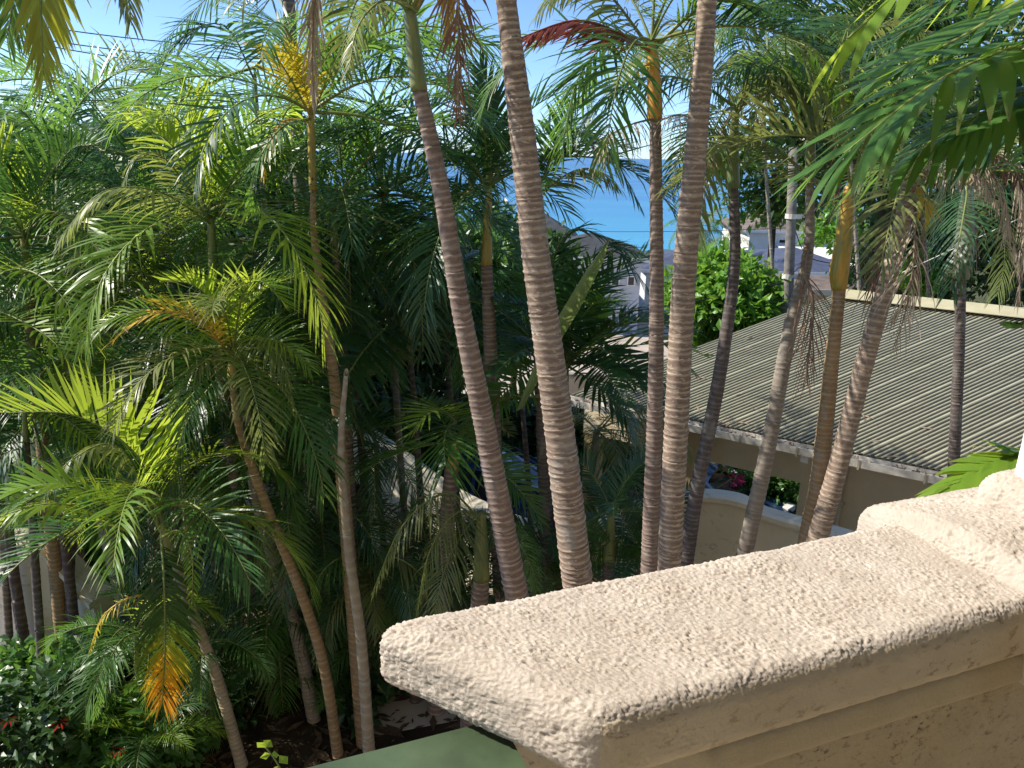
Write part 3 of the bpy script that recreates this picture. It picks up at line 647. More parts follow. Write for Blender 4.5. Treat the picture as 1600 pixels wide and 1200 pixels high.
# ---------------- palms of the left-hand mass whose trunks show
palm('L1', 'tall palm with yellow crownshaft and one yellow frond, left of centre', [(489, 290, 8.5, 7.8), (491, 370, 11.0, 7.8), (506, 480, 14.4, 7.8), (524, 610, 17.8, 7.8), (536, 760, 20.4, 7.8), (556, 1000, 23.8, 7.8)], 'gold', .06,
     ('yellow', [(486, 175, 9, 7.8), (487, 220, 12, 7.8), (489, 296, 12, 7.8)]))
palm('L2', 'shaded slim palm trunk just right of the yellow crownshaft palm', [(524, 400, 11.2, 8.8), (532, 500, 13.6, 8.8), (540, 620, 16.0, 8.8), (552, 900, 18.4, 8.8)], 'mauve', .07, ('green', [(520, 330, 9, 8.8), (523, 402, 16, 8.8)]))
palm('L3', 'pale bare dead trunk snapped off at the top, beside the dark stems', [(541, 582, 6.8, 7.2), (533, 700, 11.0, 7.2), (544, 850, 14.4, 7.2), (564, 1000, 17.0, 7.2), (576, 1165, 18.7, 7.2)], 'buff', .12, name='broken_palm_trunk', cat='tree trunk')
palm('L4', 'short palm with curved golden trunk and an orange drying frond', [(362, 585, 9.8, 7.6), (372, 660, 11.5, 7.6), (396, 735, 13.9, 7.6), (432, 830, 15.6, 7.6), (472, 930, 16.4, 7.6), (506, 1040, 16.4, 7.6), (526, 1165, 17.2, 7.6)], 'gold', .07,
     ('yellow', [(363, 545, 9, 7.6), (362, 590, 14, 7.6)]))
palm('L5', 'ringed grey palm trunk curving behind the golden one', [(384, 640, 13.9, 8.2), (400, 770, 18.9, 8.2), (430, 880, 20.5, 8.2), (466, 1000, 20.5, 8.2), (492, 1130, 21.3, 8.2)], 'grey', .055, ('green', [(380, 560, 10, 8.2), (384, 645, 18, 8.2)]))
palm('L6', 'leaning palm with the big hanging frond turning orange at its tip', [(272, 870, 14.4, 7.4), (302, 960, 16.1, 7.4), (338, 1055, 17.0, 7.4), (372, 1175, 18.7, 7.4)], 'buff', .06, ('green', [(245, 790, 9, 7.4), (258, 835, 14, 7.4), (273, 875, 19, 7.4)]))
palm('L8', 'thick grey palm trunk behind the stems at the far left', [(142, 700, 20.4, 9.2), (160, 800, 23.8, 9.2), (185, 900, 25.5, 9.2), (215, 1030, 27.2, 9.2)], 'grey', .05, ('green', [(140, 610, 12, 9.2), (142, 705, 24, 9.2)]))
palm('L9', 'palm with brown trunk top near the left edge, above the bright fronds', [(42, 430, 15.3, 9.2), (50, 520, 18.7, 9.2), (62, 640, 20.4, 9.2)], 'gold', .06, ('yellow', [(38, 370, 10, 9.2), (42, 432, 20, 9.2)]))
palm('L10', 'palm with bright upright fronds, left of the yellow crownshaft palm', [(335, 430, 12.8, 8.6), (342, 560, 16.1, 8.6), (360, 700, 17.8, 8.6)], 'mauve', .06, ('green', [(328, 330, 10, 8.6), (335, 434, 17, 8.6)]))
palm('L11', 'dark palm with upright fan of fronds left of the thickest trunk', [(760, 410, 18, 8.8), (765, 520, 21, 8.8), (770, 640, 23, 8.8)], 'mauve', .06, ('yellow', [(764, 290, 10, 8.8), (760, 414, 19, 8.8)]))
palm('L12', 'low palm holding a star of bright tipped leaflets above the car', [(706, 730, 22, 8.4), (700, 800, 25, 8.4), (694, 900, 26, 8.4)], 'mauve', .06, ('yellow', [(712, 690, 12, 8.4), (706, 735, 22, 8.4)]))
palm('L13', 'small drooping palm with pale thin stem over the road', [(929, 705, 13, 10.2), (927, 760, 15, 10.2), (922, 860, 17, 10.2)], 'buff', .06, ('grey', [(932, 672, 9, 10.2), (929, 708, 14, 10.2)]))
palm('L14', 'broad leaved palm with tall unopened spear behind the thickest trunk', [(880, 640, 18, 9.2), (876, 720, 20, 9.2), (872, 830, 22, 9.2)], 'dark', .06, ('green', [(884, 560, 10, 9.2), (880, 645, 18, 9.2)]))
palm('L15', 'tall palm with dark arched fronds right of the thickest trunk', [(838, 380, 15, 8.6), (842, 520, 18, 8.6), (848, 680, 20, 8.6)], 'dark', .06, ('green', [(836, 300, 9, 8.6), (838, 384, 17, 8.6)]))
palm('L16', 'low palm with thick green leaf stalks beside the balcony wall end', [(752, 900, 26, 7.6), (748, 960, 28, 7.6), (742, 1040, 30, 7.6)], 'mauve', .05, ('green', [(752, 800, 14, 7.6), (752, 905, 28, 7.6)]))
palm('L17', 'low palm between the two central trunks and the orange crownshaft palm', [(952, 870, 18, 8.0), (950, 930, 20, 8.0)], 'dark', .05, ('green', [(955, 800, 10, 8.0), (952, 875, 20, 8.0)]))
# dark stems at far left, one clump of canes
for i, (pts, lb) in enumerate((
    ([(10, 800, 15, 9.0), (22, 900, 16, 9.0), (44, 1040, 17, 9.0)], 'leftmost dark cane stem of the clump before the sunlit wall'),
    ([(14, 860, 10, 9.3), (38, 930, 11, 9.3), (62, 1005, 12, 9.3)], 'thin slanting dark cane, second from the left before the sunlit wall'),
    ([(50, 800, 12, 9.4), (60, 900, 13, 9.4), (74, 1010, 13, 9.4)], 'dark maroon cane stem, third from the left before the sunlit wall'),
    ([(67, 800, 11, 9.5), (76, 900, 11, 9.5), (80, 1000, 12, 9.5)], 'slim dark cane stem, fourth from the left before the sunlit wall'),
    ([(90, 790, 12, 9.3), (90, 900, 13, 9.3), (90, 1000, 13, 9.3)], 'upright dark cane stem, fifth from the left before the sunlit wall'),
    ([(97, 810, 13, 9.0), (108, 900, 15, 9.0), (118, 990, 16, 9.0), (130, 1070, 17, 9.0)], 'dark forked looking cane leaning right, sixth from the left'),
    ([(122, 790, 9, 9.2), (113, 860, 10, 9.2), (108, 960, 12, 9.2)], 'thin dark cane leaning left against the forked one at far left'))):
    palm('K%d' % i, lb, pts, 'maroon', .11, group='dark cane stems at far left', name='cane_palm', seed=60+i)
    crown_fronds('K%d' % i, 3, .62, 'areca', ('green', 'bright', 'dark'), 55, 82)
# shaded stems behind the golden trunk
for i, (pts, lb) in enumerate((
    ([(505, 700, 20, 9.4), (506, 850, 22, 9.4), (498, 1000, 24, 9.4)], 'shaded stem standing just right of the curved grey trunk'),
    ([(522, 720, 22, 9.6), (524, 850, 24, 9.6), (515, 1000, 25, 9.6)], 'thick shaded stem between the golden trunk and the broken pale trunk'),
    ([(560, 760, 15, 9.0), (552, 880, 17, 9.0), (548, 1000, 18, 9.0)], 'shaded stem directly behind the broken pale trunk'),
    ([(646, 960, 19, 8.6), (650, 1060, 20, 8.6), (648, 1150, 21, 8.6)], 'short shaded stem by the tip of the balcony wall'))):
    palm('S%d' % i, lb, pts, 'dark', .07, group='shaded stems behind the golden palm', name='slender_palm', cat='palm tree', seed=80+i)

# ---------------- crowns
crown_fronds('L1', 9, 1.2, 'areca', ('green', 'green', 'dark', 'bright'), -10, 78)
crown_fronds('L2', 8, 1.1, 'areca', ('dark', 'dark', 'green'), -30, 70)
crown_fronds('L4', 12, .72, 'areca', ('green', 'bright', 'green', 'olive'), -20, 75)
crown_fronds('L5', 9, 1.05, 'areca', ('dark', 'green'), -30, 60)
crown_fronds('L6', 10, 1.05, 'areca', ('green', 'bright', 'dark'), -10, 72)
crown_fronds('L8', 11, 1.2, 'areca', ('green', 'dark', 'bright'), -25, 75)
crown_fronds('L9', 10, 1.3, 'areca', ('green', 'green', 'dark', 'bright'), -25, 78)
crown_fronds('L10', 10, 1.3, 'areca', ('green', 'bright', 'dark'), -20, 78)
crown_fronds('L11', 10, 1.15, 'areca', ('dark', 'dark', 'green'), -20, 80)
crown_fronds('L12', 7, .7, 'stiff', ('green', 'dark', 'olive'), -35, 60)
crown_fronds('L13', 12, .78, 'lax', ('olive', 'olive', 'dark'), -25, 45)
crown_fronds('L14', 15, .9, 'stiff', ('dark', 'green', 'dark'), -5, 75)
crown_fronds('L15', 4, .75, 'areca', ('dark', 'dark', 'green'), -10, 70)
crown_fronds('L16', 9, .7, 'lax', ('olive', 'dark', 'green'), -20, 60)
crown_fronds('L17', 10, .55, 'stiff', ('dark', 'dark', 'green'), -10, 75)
crown_fronds('T3', 8, .78, 'areca', ('green', 'dark', 'olive'), -15, 78)
crown_fronds('T5', 8, .8, 'lax', ('olive', 'green', 'dark'), 0, 78, dead=2)
crown_fronds('T6', 6, .75, 'lax', ('olive', 'green', 'dark'), 15, 78, dead=1)
crown_fronds('T7', 4, .75, 'areca', ('green', 'bright'), 62, 82)
crown_fronds('T8', 8, .95, 'areca', ('green', 'dark', 'olive'), 0, 75, dead=3)
crown_fronds('T9', 9, .9, 'lax', ('green', 'olive', 'dark'), -20, 78, dead=2)
crown_fronds('T1', 8, .9, 'areca', ('green', 'olive'), 20, 80)
crown_fronds('T2', 10, .95, 'areca', ('green', 'dark'), 0, 80)
crown_fronds('T4', 10, .95, 'areca', ('green', 'dark'), 0, 80)

# palms standing behind, seen mostly as fronds
FILL = [
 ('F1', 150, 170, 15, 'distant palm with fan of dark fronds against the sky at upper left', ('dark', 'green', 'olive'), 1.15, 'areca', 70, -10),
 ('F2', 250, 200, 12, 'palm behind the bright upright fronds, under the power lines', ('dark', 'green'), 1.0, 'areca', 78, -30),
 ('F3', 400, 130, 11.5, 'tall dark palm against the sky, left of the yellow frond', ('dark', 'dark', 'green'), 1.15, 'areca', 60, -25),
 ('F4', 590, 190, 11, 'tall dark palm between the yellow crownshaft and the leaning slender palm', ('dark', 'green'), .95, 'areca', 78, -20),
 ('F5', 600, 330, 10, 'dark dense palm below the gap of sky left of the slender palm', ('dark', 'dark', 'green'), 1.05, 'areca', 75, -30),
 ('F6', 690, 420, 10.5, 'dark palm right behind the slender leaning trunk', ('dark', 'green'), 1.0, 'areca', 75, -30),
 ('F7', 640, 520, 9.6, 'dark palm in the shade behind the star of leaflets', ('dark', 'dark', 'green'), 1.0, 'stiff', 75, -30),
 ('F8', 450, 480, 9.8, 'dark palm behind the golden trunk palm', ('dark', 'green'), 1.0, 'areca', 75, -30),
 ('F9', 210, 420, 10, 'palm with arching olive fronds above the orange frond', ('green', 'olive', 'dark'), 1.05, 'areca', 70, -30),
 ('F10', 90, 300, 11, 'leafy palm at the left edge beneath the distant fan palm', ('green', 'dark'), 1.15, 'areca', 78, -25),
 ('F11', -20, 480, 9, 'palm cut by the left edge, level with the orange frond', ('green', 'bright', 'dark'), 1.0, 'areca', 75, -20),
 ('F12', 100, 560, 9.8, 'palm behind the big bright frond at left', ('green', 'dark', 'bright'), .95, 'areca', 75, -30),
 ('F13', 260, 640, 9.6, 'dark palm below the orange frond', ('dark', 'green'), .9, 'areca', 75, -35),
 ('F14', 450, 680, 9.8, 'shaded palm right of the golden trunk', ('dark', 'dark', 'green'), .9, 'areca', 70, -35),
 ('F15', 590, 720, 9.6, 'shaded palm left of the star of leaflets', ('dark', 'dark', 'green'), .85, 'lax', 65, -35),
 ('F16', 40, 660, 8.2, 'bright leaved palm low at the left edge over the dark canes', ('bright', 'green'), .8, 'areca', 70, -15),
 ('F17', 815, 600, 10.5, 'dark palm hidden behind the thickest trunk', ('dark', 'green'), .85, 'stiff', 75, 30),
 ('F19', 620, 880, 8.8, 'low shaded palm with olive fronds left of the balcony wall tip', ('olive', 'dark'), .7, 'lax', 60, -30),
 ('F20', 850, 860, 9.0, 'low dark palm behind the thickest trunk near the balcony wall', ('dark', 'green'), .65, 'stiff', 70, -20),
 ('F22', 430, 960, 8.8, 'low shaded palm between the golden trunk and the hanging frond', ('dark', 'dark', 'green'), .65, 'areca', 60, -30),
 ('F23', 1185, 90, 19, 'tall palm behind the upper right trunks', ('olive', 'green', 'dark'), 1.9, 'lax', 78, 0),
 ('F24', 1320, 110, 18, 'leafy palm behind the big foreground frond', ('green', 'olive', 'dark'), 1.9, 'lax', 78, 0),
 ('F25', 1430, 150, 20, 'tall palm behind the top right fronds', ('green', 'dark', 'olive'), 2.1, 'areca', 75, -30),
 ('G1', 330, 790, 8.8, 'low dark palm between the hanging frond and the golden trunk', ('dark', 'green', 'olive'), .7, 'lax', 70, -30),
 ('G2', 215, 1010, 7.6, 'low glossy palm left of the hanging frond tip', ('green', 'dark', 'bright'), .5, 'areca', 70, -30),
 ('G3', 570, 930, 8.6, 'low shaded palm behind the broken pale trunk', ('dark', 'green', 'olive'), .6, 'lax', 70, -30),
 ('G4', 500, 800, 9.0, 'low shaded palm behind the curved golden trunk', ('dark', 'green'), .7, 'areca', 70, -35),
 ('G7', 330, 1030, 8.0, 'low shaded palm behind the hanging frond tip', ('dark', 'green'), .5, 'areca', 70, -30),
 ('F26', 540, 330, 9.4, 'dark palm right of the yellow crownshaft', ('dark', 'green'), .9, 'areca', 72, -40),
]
for key, x, y, Y, lb, kinds, size, style, hi, lo in FILL:
    wt = 80/ Y
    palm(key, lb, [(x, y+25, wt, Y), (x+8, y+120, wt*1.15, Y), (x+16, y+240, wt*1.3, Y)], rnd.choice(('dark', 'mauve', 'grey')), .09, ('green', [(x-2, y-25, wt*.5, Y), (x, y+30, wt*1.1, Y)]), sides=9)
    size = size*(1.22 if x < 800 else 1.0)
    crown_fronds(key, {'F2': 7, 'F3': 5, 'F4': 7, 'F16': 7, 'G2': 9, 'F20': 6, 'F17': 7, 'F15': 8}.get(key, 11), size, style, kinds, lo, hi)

# low clumps coming up from the bed
for i, (x, y, Y, sz, st, kd, lb) in enumerate((
    (150, 1090, 7.8, .55, 'areca', ('green', 'dark'), 'low palm clump between the dark canes and the hanging frond'),
    (300, 1010, 8.9, .8, 'areca', ('dark', 'green', 'green'), 'low palm clump behind the leaning palm trunk'),
    (425, 1090, 8.3, .62, 'areca', ('dark', 'green'), 'low palm clump left of the golden trunk foot'),
    (478, 1010, 9.5, .85, 'lax', ('dark', 'green', 'olive'), 'low palm clump behind the curved grey trunk foot'),
    (556, 1075, 8.8, .6, 'stiff', ('dark', 'green'), 'low palm clump at the foot of the broken pale trunk'),
    (620, 1000, 9.3, .85, 'areca', ('olive', 'dark', 'green'), 'low palm clump left of the balcony wall tip'),
    (700, 960, 8.9, .75, 'stiff', ('dark', 'dark', 'green'), 'spiky low palm clump left of the slender leaning trunk'),
    (800, 930, 8.9, .72, 'areca', ('dark', 'dark', 'green'), 'low palm clump between the slender and the thickest trunks'),
    (900, 930, 8.6, .8, 'stiff', ('dark', 'green'), 'spiky low palm clump right of the thickest trunk foot'),
    (1000, 900, 8.2, .62, 'stiff', ('dark', 'dark', 'green'), 'spiky low palm clump behind the orange crownshaft palm trunk'),
    (235, 1180, 7.1, .5, 'areca', ('green', 'bright', 'dark'), 'glossy low palm clump at the bottom edge under the hanging frond'))):
    palm('U%d' % i, lb, [(x, y-14, 9, Y), (x, y+10, 11, Y)], 'dark', .05, sides=8, name='low_palm')
    crown_fronds('U%d' % i, 10, sz, st, kd, 28, 82)

# ---------------- fronds placed by hand
palm('X1', 'coconut palm whose yellowish fronds hang in at the top left corner', [(-60, -330, 40, 5.0), (-150, 100, 44, 5.0), (-230, 700, 48, 5.0)], 'grey', .08)
hero('X1', [(20, -260, 5.0), (58, -120, 5.0), (64, 20, 5.0), (68, 118, 5.0)], .42, 46, .026, 'lime', V=0, droop=.7, a0=45, a1=22, side=(1, .1, 0), bare=.2)
hero('X1', [(-40, -300, 5.2), (30, -160, 5.3), (20, 0, 5.3), (10, 60, 5.3)], .45, 42, .026, 'green', V=0, droop=.8, a0=45, a1=22, side=(1, .3, 0), bare=.2)
hero('X1', [(20, -330, 5.1), (150, -170, 5.0), (192, -60, 5.0), (206, 40, 5.0)], .32, 40, .022, 'olive', V=0, droop=1.0, a0=48, a1=25, side=(1, .2, 0), bare=.2)
palm('X2', 'tall palm above the frame with dark fronds arching over the power lines', [(445, -150, 17, 10.6), (452, 20, 19, 10.6), (470, 300, 21, 10.6)], 'mauve', .07, sides=10)
crown_fronds('X2', 3, 1.0, 'areca', ('dark', 'green'), 60, 80)
hero('X2', [(445, -150, 10.6), (390, -70, 10.3), (320, 0, 10.2), (250, 70, 10.2)], .72, 36, .030, 'dark', V=-5, droop=.45, a0=65, a1=35)
hero('X2', [(445, -150, 10.6), (430, -20, 10.1), (360, 60, 9.9), (240, 130, 9.9)], .72, 38, .030, 'dark', V=5, droop=.35)
hero('F3', [(400, 130, 11.5), (350, 40, 10.6), (270, 70, 10.2), (215, 170, 10.2)], .75, 46, .036, 'dark', V=0, droop=.5)
hero('L1', [(487, 185, 7.8), (452, 120, 7.2), (425, 85, 6.9), (385, 70, 6.7)], .40, 30, .036, 'yellow', V=15, droop=.25, a0=60, a1=25)
hero('L1', [(487, 180, 7.8), (466, 110, 7.2), (440, 70, 7.0)], .34, 26, .034, 'yellow', V=35, droop=.2)
hero('L1', [(487, 180, 7.8), (520, 110, 7.5), (570, 70, 7.3), (610, 78, 7.2)], .42, 40, .030, 'green', V=35, droop=.3)
hero('L1', [(487, 185, 7.8), (440, 200, 7.4), (400, 260, 7.2), (392, 330, 7.2)], .40, 40, .028, 'green', V=10, droop=.8)
hero('L1', [(487, 190, 7.8), (440, 190, 7.7), (416, 235, 7.6), (410, 280, 7.6)], .22, 26, .022, 'orange', V=0, droop=1.1)
hero('T1', [(640, 10, 4.6), (560, -110, 4.8), (502, -60, 5.0), (488, 60, 5.0), (491, 160, 5.0)], .30, 64, .011, 'dead', V=0, droop=2.4, a0=30, a1=10, jit=.3, side=(1, .2, 0), bare=.3)
hero('T1', [(645, 15, 4.6), (615, -50, 4.7), (560, -110, 4.8), (470, -120, 4.8)], .5, 40, .03, 'green', V=10, droop=.7, rr=.02, bare=.3)
hero('T1', [(645, 15, 4.6), (690, -50, 4.7), (760, -110, 4.8), (850, -110, 4.8)], .5, 40, .03, 'green', V=10, droop=.7, rr=.02, bare=.3)
hero('T1', [(642, 10, 4.6), (600, 0, 4.2), (560, 40, 4.0), (545, 110, 3.9)], .26, 34, .012, 'olive', V=-5, droop=.8, rr=.008)
hero('T1', [(650, 10, 4.6), (680, -60, 4.6), (698, -10, 4.6), (700, 65, 4.6)], .16, 30, .014, 'orange', V=0, droop=1.6, a0=40, a1=15, side=(1, 0, 0))
hero('T2', [(745, -520, 4.2), (690, -420, 4.3), (715, -150, 4.4), (716, 185, 4.5)], .26, 70, .011, 'brown', V=0, droop=1.8, a0=50, a1=15, jit=.35, side=(1, 0, 0), bare=.4)
hero('T2', [(745, -520, 4.2), (680, -560, 4.6), (600, -300, 4.9), (590, 20, 5.0)], .30, 60, .012, 'dead', V=0, droop=1.5, a0=60, a1=25, jit=.25, bare=.35)
# left mass
hero('L9', [(40, 385, 9.2), (62, 300, 8.6), (110, 235, 8.2), (150, 225, 8.0)], .62, 40, .040, 'green', V=55, droop=.12, a0=60)
hero('L9', [(40, 385, 9.2), (20, 290, 8.7), (-20, 230, 8.4), (-60, 230, 8.2)], .6, 38, .038, 'bright', V=50, droop=.15)
hero('L10', [(328, 345, 8.6), (300, 270, 8.0), (255, 215, 7.7), (215, 205, 7.5)], .62, 34, .040, 'bright', V=60, droop=.10, a0=55, a1=40)
hero('L10', [(330, 345, 8.6), (322, 240, 8.4), (300, 160, 8.2), (275, 120, 8.1)], .5, 36, .036, 'bright', V=40, droop=.15)
hero('L10', [(330, 345, 8.6), (370, 270, 8.3), (420, 230, 8.0), (455, 250, 7.9)], .52, 38, .034, 'green', V=45, droop=.2)
hero('L10', [(330, 350, 8.6), (250, 300, 7.6), (160, 300, 7.2), (95, 370, 7.1)], .52, 42, .026, 'olive', V=-15, droop=.9)
hero('L10', [(330, 350, 8.6), (260, 250, 7.9), (215, 245, 7.7), (190, 290, 7.6)], .35, 34, .022, 'olive', V=0, droop=.9)
hero('L4', [(362, 560, 7.6), (310, 500, 7.3), (240, 490, 7.1), (172, 535, 7.0)], .38, 30, .026, 'orange', V=10, droop=.45, a0=60, a1=40)
hero('L4', [(362, 560, 7.6), (320, 500, 7.4), (280, 480, 7.2), (230, 470, 7.1)], .32, 26, .026, 'yellow', V=25, droop=.3)
hero('L4', [(362, 560, 7.6), (335, 480, 7.3), (300, 445, 7.1), (255, 440, 7.0)], .36, 34, .03, 'bright', V=55, droop=.2)
hero('L4', [(362, 560, 7.6), (380, 460, 7.3), (410, 440, 7.1), (450, 480, 7.0)], .40, 36, .028, 'bright', V=35, droop=.3)
hero('L4', [(362, 565, 7.6), (400, 530, 7.4), (440, 560, 7.2), (460, 640, 7.2)], .36, 36, .022, 'olive', V=0, droop=.9)
hero('L4', [(362, 565, 7.6), (330, 560, 7.2), (290, 590, 7.0), (262, 640, 7.0)], .32, 34, .022, 'olive', V=0, droop=.9)
hero('L6', [(250, 830, 7.4), (220, 720, 6.9), (120, 650, 6.6), (-10, 645, 6.5)], .78, 46, .042, 'bright', V=58, droop=.12, a0=62, a1=45)
hero('L6', [(250, 830, 7.4), (190, 700, 7.2), (110, 720, 6.8), (60, 790, 6.7)], .42, 40, .026, 'olive', V=-20, droop=.9)
hero('F16', [(220, 840, 6.7), (140, 770, 6.4), (50, 760, 6.2), (-60, 810, 6.1)], .55, 44, .040, 'bright', V=20, droop=.5)
hero('F16', [(220, 840, 6.7), (110, 790, 6.1), (20, 800, 5.9), (-80, 850, 5.8)], .35, 40, .036, 'bright', V=-5, droop=.6)
hero('L6', [(252, 840, 7.3), (256, 900, 7.0), (258, 1000, 6.9), (254, 1098, 6.9)], .56, 58, .030, 'turning', V=8, droop=.45, a0=62, a1=22, side=(1, .15, 0), bare=.05, taper=.35)
hero('L6', [(252, 840, 7.2), (280, 830, 7.0), (300, 870, 6.9), (300, 950, 6.9)], .20, 26, .022, 'bright', V=0, droop=.6, side=(1, 0, 0))
hero('L6', [(235, 930, 7.0), (200, 935, 6.9), (160, 965, 6.8), (140, 1020, 6.8)], .20, 18, .016, 'yellow', V=0, droop=1.6)
hero('G2', [(225, 985, 7.4), (190, 1000, 6.9), (165, 1050, 6.7), (150, 1120, 6.7)], .34, 36, .026, 'green', V=5, droop=.7)
hero('G2', [(235, 985, 7.6), (230, 1060, 7.4), (215, 1120, 7.3), (190, 1190, 7.2)], .36, 38, .028, 'bright', V=10, droop=.5)
hero('G1', [(330, 760, 8.8), (380, 720, 8.2), (440, 740, 7.9), (470, 820, 7.8)], .5, 42, .03, 'green', V=10, droop=.5)
hero('G1', [(330, 760, 8.8), (300, 690, 8.3), (340, 640, 8.1), (390, 690, 7.9)], .45, 40, .03, 'dark', V=10, droop=.5)
hero('G3', [(575, 900, 8.4), (610, 870, 8.0), (660, 900, 7.8), (690, 960, 7.7)], .42, 40, .022, 'olive', V=0, droop=1.0)
hero('G3', [(575, 900, 8.4), (540, 870, 8.0), (500, 900, 7.8), (480, 970, 7.8)], .42, 40, .024, 'green', V=0, droop=.8)
hero('G4', [(470, 770, 8.8), (450, 790, 8.2), (455, 850, 8.0), (470, 940, 7.9)], .4, 40, .026, 'green', V=5, droop=.7, side=(1, 0, 0))
hero('F8', [(450, 470, 9.6), (420, 420, 8.8), (380, 430, 8.4), (330, 520, 8.2)], .55, 42, .032, 'green', V=25, droop=.35)
hero('F8', [(455, 470, 9.6), (500, 400, 9.0), (560, 400, 8.7), (620, 480, 8.5)], .55, 42, .03, 'dark', V=10, droop=.4)
hero('F5', [(600, 330, 9.8), (560, 370, 9.2), (520, 360, 8.9), (430, 420, 8.8)], .6, 44, .03, 'green', V=20, droop=.35)
hero('F11', [(-20, 480, 9.0), (30, 500, 8.0), (90, 540, 7.6), (140, 620, 7.5)], .55, 42, .034, 'bright', V=30, droop=.3)
hero('F15', [(590, 700, 9.4), (560, 640, 8.7), (510, 640, 8.5), (470, 700, 8.4)], .5, 40, .03, 'dark', V=20, droop=.35)
hero('F7', [(640, 500, 9.4), (620, 560, 8.8), (560, 590, 8.5), (500, 560, 8.4)], .5, 40, .024, 'olive', V=30, droop=.3)
hero('L12', [(712, 660, 8.4), (700, 668, 7.8), (694, 690, 7.3), (696, 728, 7.0)], .78, 30, .042, 'green', V=12, droop=.28, a0=75, a1=25, side=(1, .0, .1), bare=.1, taper=.3)
hero('L12', [(712, 660, 8.4), (690, 640, 7.7), (664, 650, 7.4), (640, 680, 7.3)], .55, 26, .036, 'bright', V=20, droop=.3, a0=70, a1=30)
hero('L16', [(752, 815, 7.6), (700, 770, 7.1), (630, 820, 6.8), (580, 930, 6.8)], .42, 46, .018, 'olive', V=-10, droop=1.2)
hero('L16', [(752, 815, 7.6), (715, 800, 7.2), (672, 860, 7.0), (650, 960, 7.0)], .42, 46, .018, 'olive', V=-10, droop=1.3)
hero('L11', [(764, 300, 8.8), (770, 220, 8.7), (765, 150, 8.6), (750, 100, 8.6)], .5, 46, .034, 'dark', V=10, droop=.15, a0=50, a1=20, side=(1, .2, 0))
hero('L11', [(764, 300, 8.8), (735, 250, 8.6), (700, 240, 8.4), (650, 290, 8.3)], .5, 44, .026, 'dark', V=0, droop=.4)
hero('L15', [(836, 310, 8.6), (880, 215, 8.3), (940, 220, 8.1), (1000, 320, 8.0)], .5, 46, .030, 'dark', V=0, droop=.45)
hero('L15', [(836, 310, 8.6), (890, 270, 8.2), (930, 265, 8.0), (965, 290, 7.9)], .42, 40, .026, 'olive', V=-10, droop=.9)
hero('L15', [(836, 315, 8.6), (880, 190, 8.4), (900, 160, 8.2), (930, 170, 8.0)], .42, 40, .028, 'dark', V=10, droop=.3)
hero('L14', [(884, 570, 9.2), (900, 460, 8.6), (940, 385, 8.4), (1000, 395, 8.3)], .5, 36, .036, 'dark', V=-10, droop=.4)
hero('L14', [(884, 570, 9.2), (860, 440, 8.8), (890, 360, 8.6), (960, 375, 8.5)], .55, 40, .03, 'dark', V=-10, droop=.5)
hero('L14', [(884, 570, 9.2), (925, 520, 9.0), (936, 470, 8.9), (938, 440, 8.9)], .35, 14, .05, 'bright', V=20, droop=.1, a0=40, a1=15, side=(1, 0, 0))
hero('L14', [(884, 570, 9.2), (960, 500, 8.9), (1010, 480, 8.7), (1050, 500, 8.6)], .45, 18, .075, 'dark', V=10, droop=.25)
hero('L14', [(884, 570, 9.2), (990, 540, 8.9), (1060, 540, 8.7), (1110, 560, 8.6)], .35, 16, .06, 'bright', V=20, droop=.25)
hero('L14', [(884, 570, 9.2), (940, 560, 8.9), (1000, 590, 8.7), (1040, 650, 8.6)], .42, 20, .060, 'dark', V=5, droop=.5)
hero('L14', [(884, 570, 9.2), (930, 600, 8.9), (980, 650, 8.7), (1010, 720, 8.6)], .42, 24, .05, 'dark', V=0, droop=.6)
hero('L14', [(884, 570, 9.2), (960, 520, 9.3), (1030, 530, 9.2), (1090, 590, 9.1)], .42, 20, .055, 'green', V=15, droop=.4)
hero('L14', [(884, 570, 9.2), (912, 440, 8.6), (960, 392, 8.4), (1012, 450, 8.3)], .60, 38, .032, 'dark', V=-5, droop=.4)
hero('L14', [(884, 570, 9.2), (930, 570, 8.6), (990, 600, 8.3), (1045, 640, 8.2)], .5, 26, .055, 'dark', V=25, droop=.3)
hero('L14', [(884, 570, 9.2), (920, 540, 8.6), (970, 560, 8.3), (1030, 560, 8.2)], .5, 26, .05, 'dark', V=30, droop=.3)
hero('L13', [(931, 680, 10.2), (970, 640, 9.6), (1020, 640, 9.4), (1070, 700, 9.3)], .5, 34, .026, 'olive', V=0, droop=.9)
# unopened spear leaf
root, base, tp = PALMS['L14']
sp = catmull([at(812, 640, 7.9), at(858, 545, 7.8), at(905, 460, 7.7), at(952, 374, 7.6)], 14); wv = np.array([.80, .2, .35]); sn = np.array([-.3, -.9, .2])
hw = np.interp(np.linspace(0, 1, 14), [0, .2, .55, .85, 1], [.04, .10, .15, .10, .006])[:, None]
b = MB(); v = np.stack([sp-hw*wv, sp-hw*.5*wv+sn*.02, sp+sn*.045, sp+hw*.5*wv+sn*.02, sp+hw*wv], 1).reshape(-1, 3)
b.add(v, [np.array([[i*5+j, i*5+j+1, (i+1)*5+j+1, (i+1)*5+j] for i in range(13) for j in range(4)])], 0)
o = b.build('spear_leaf', [LEAF['spear'], RACH['green']], root, off=base, smooth=True); o['label'] = 'tall pale green unopened spear leaf'
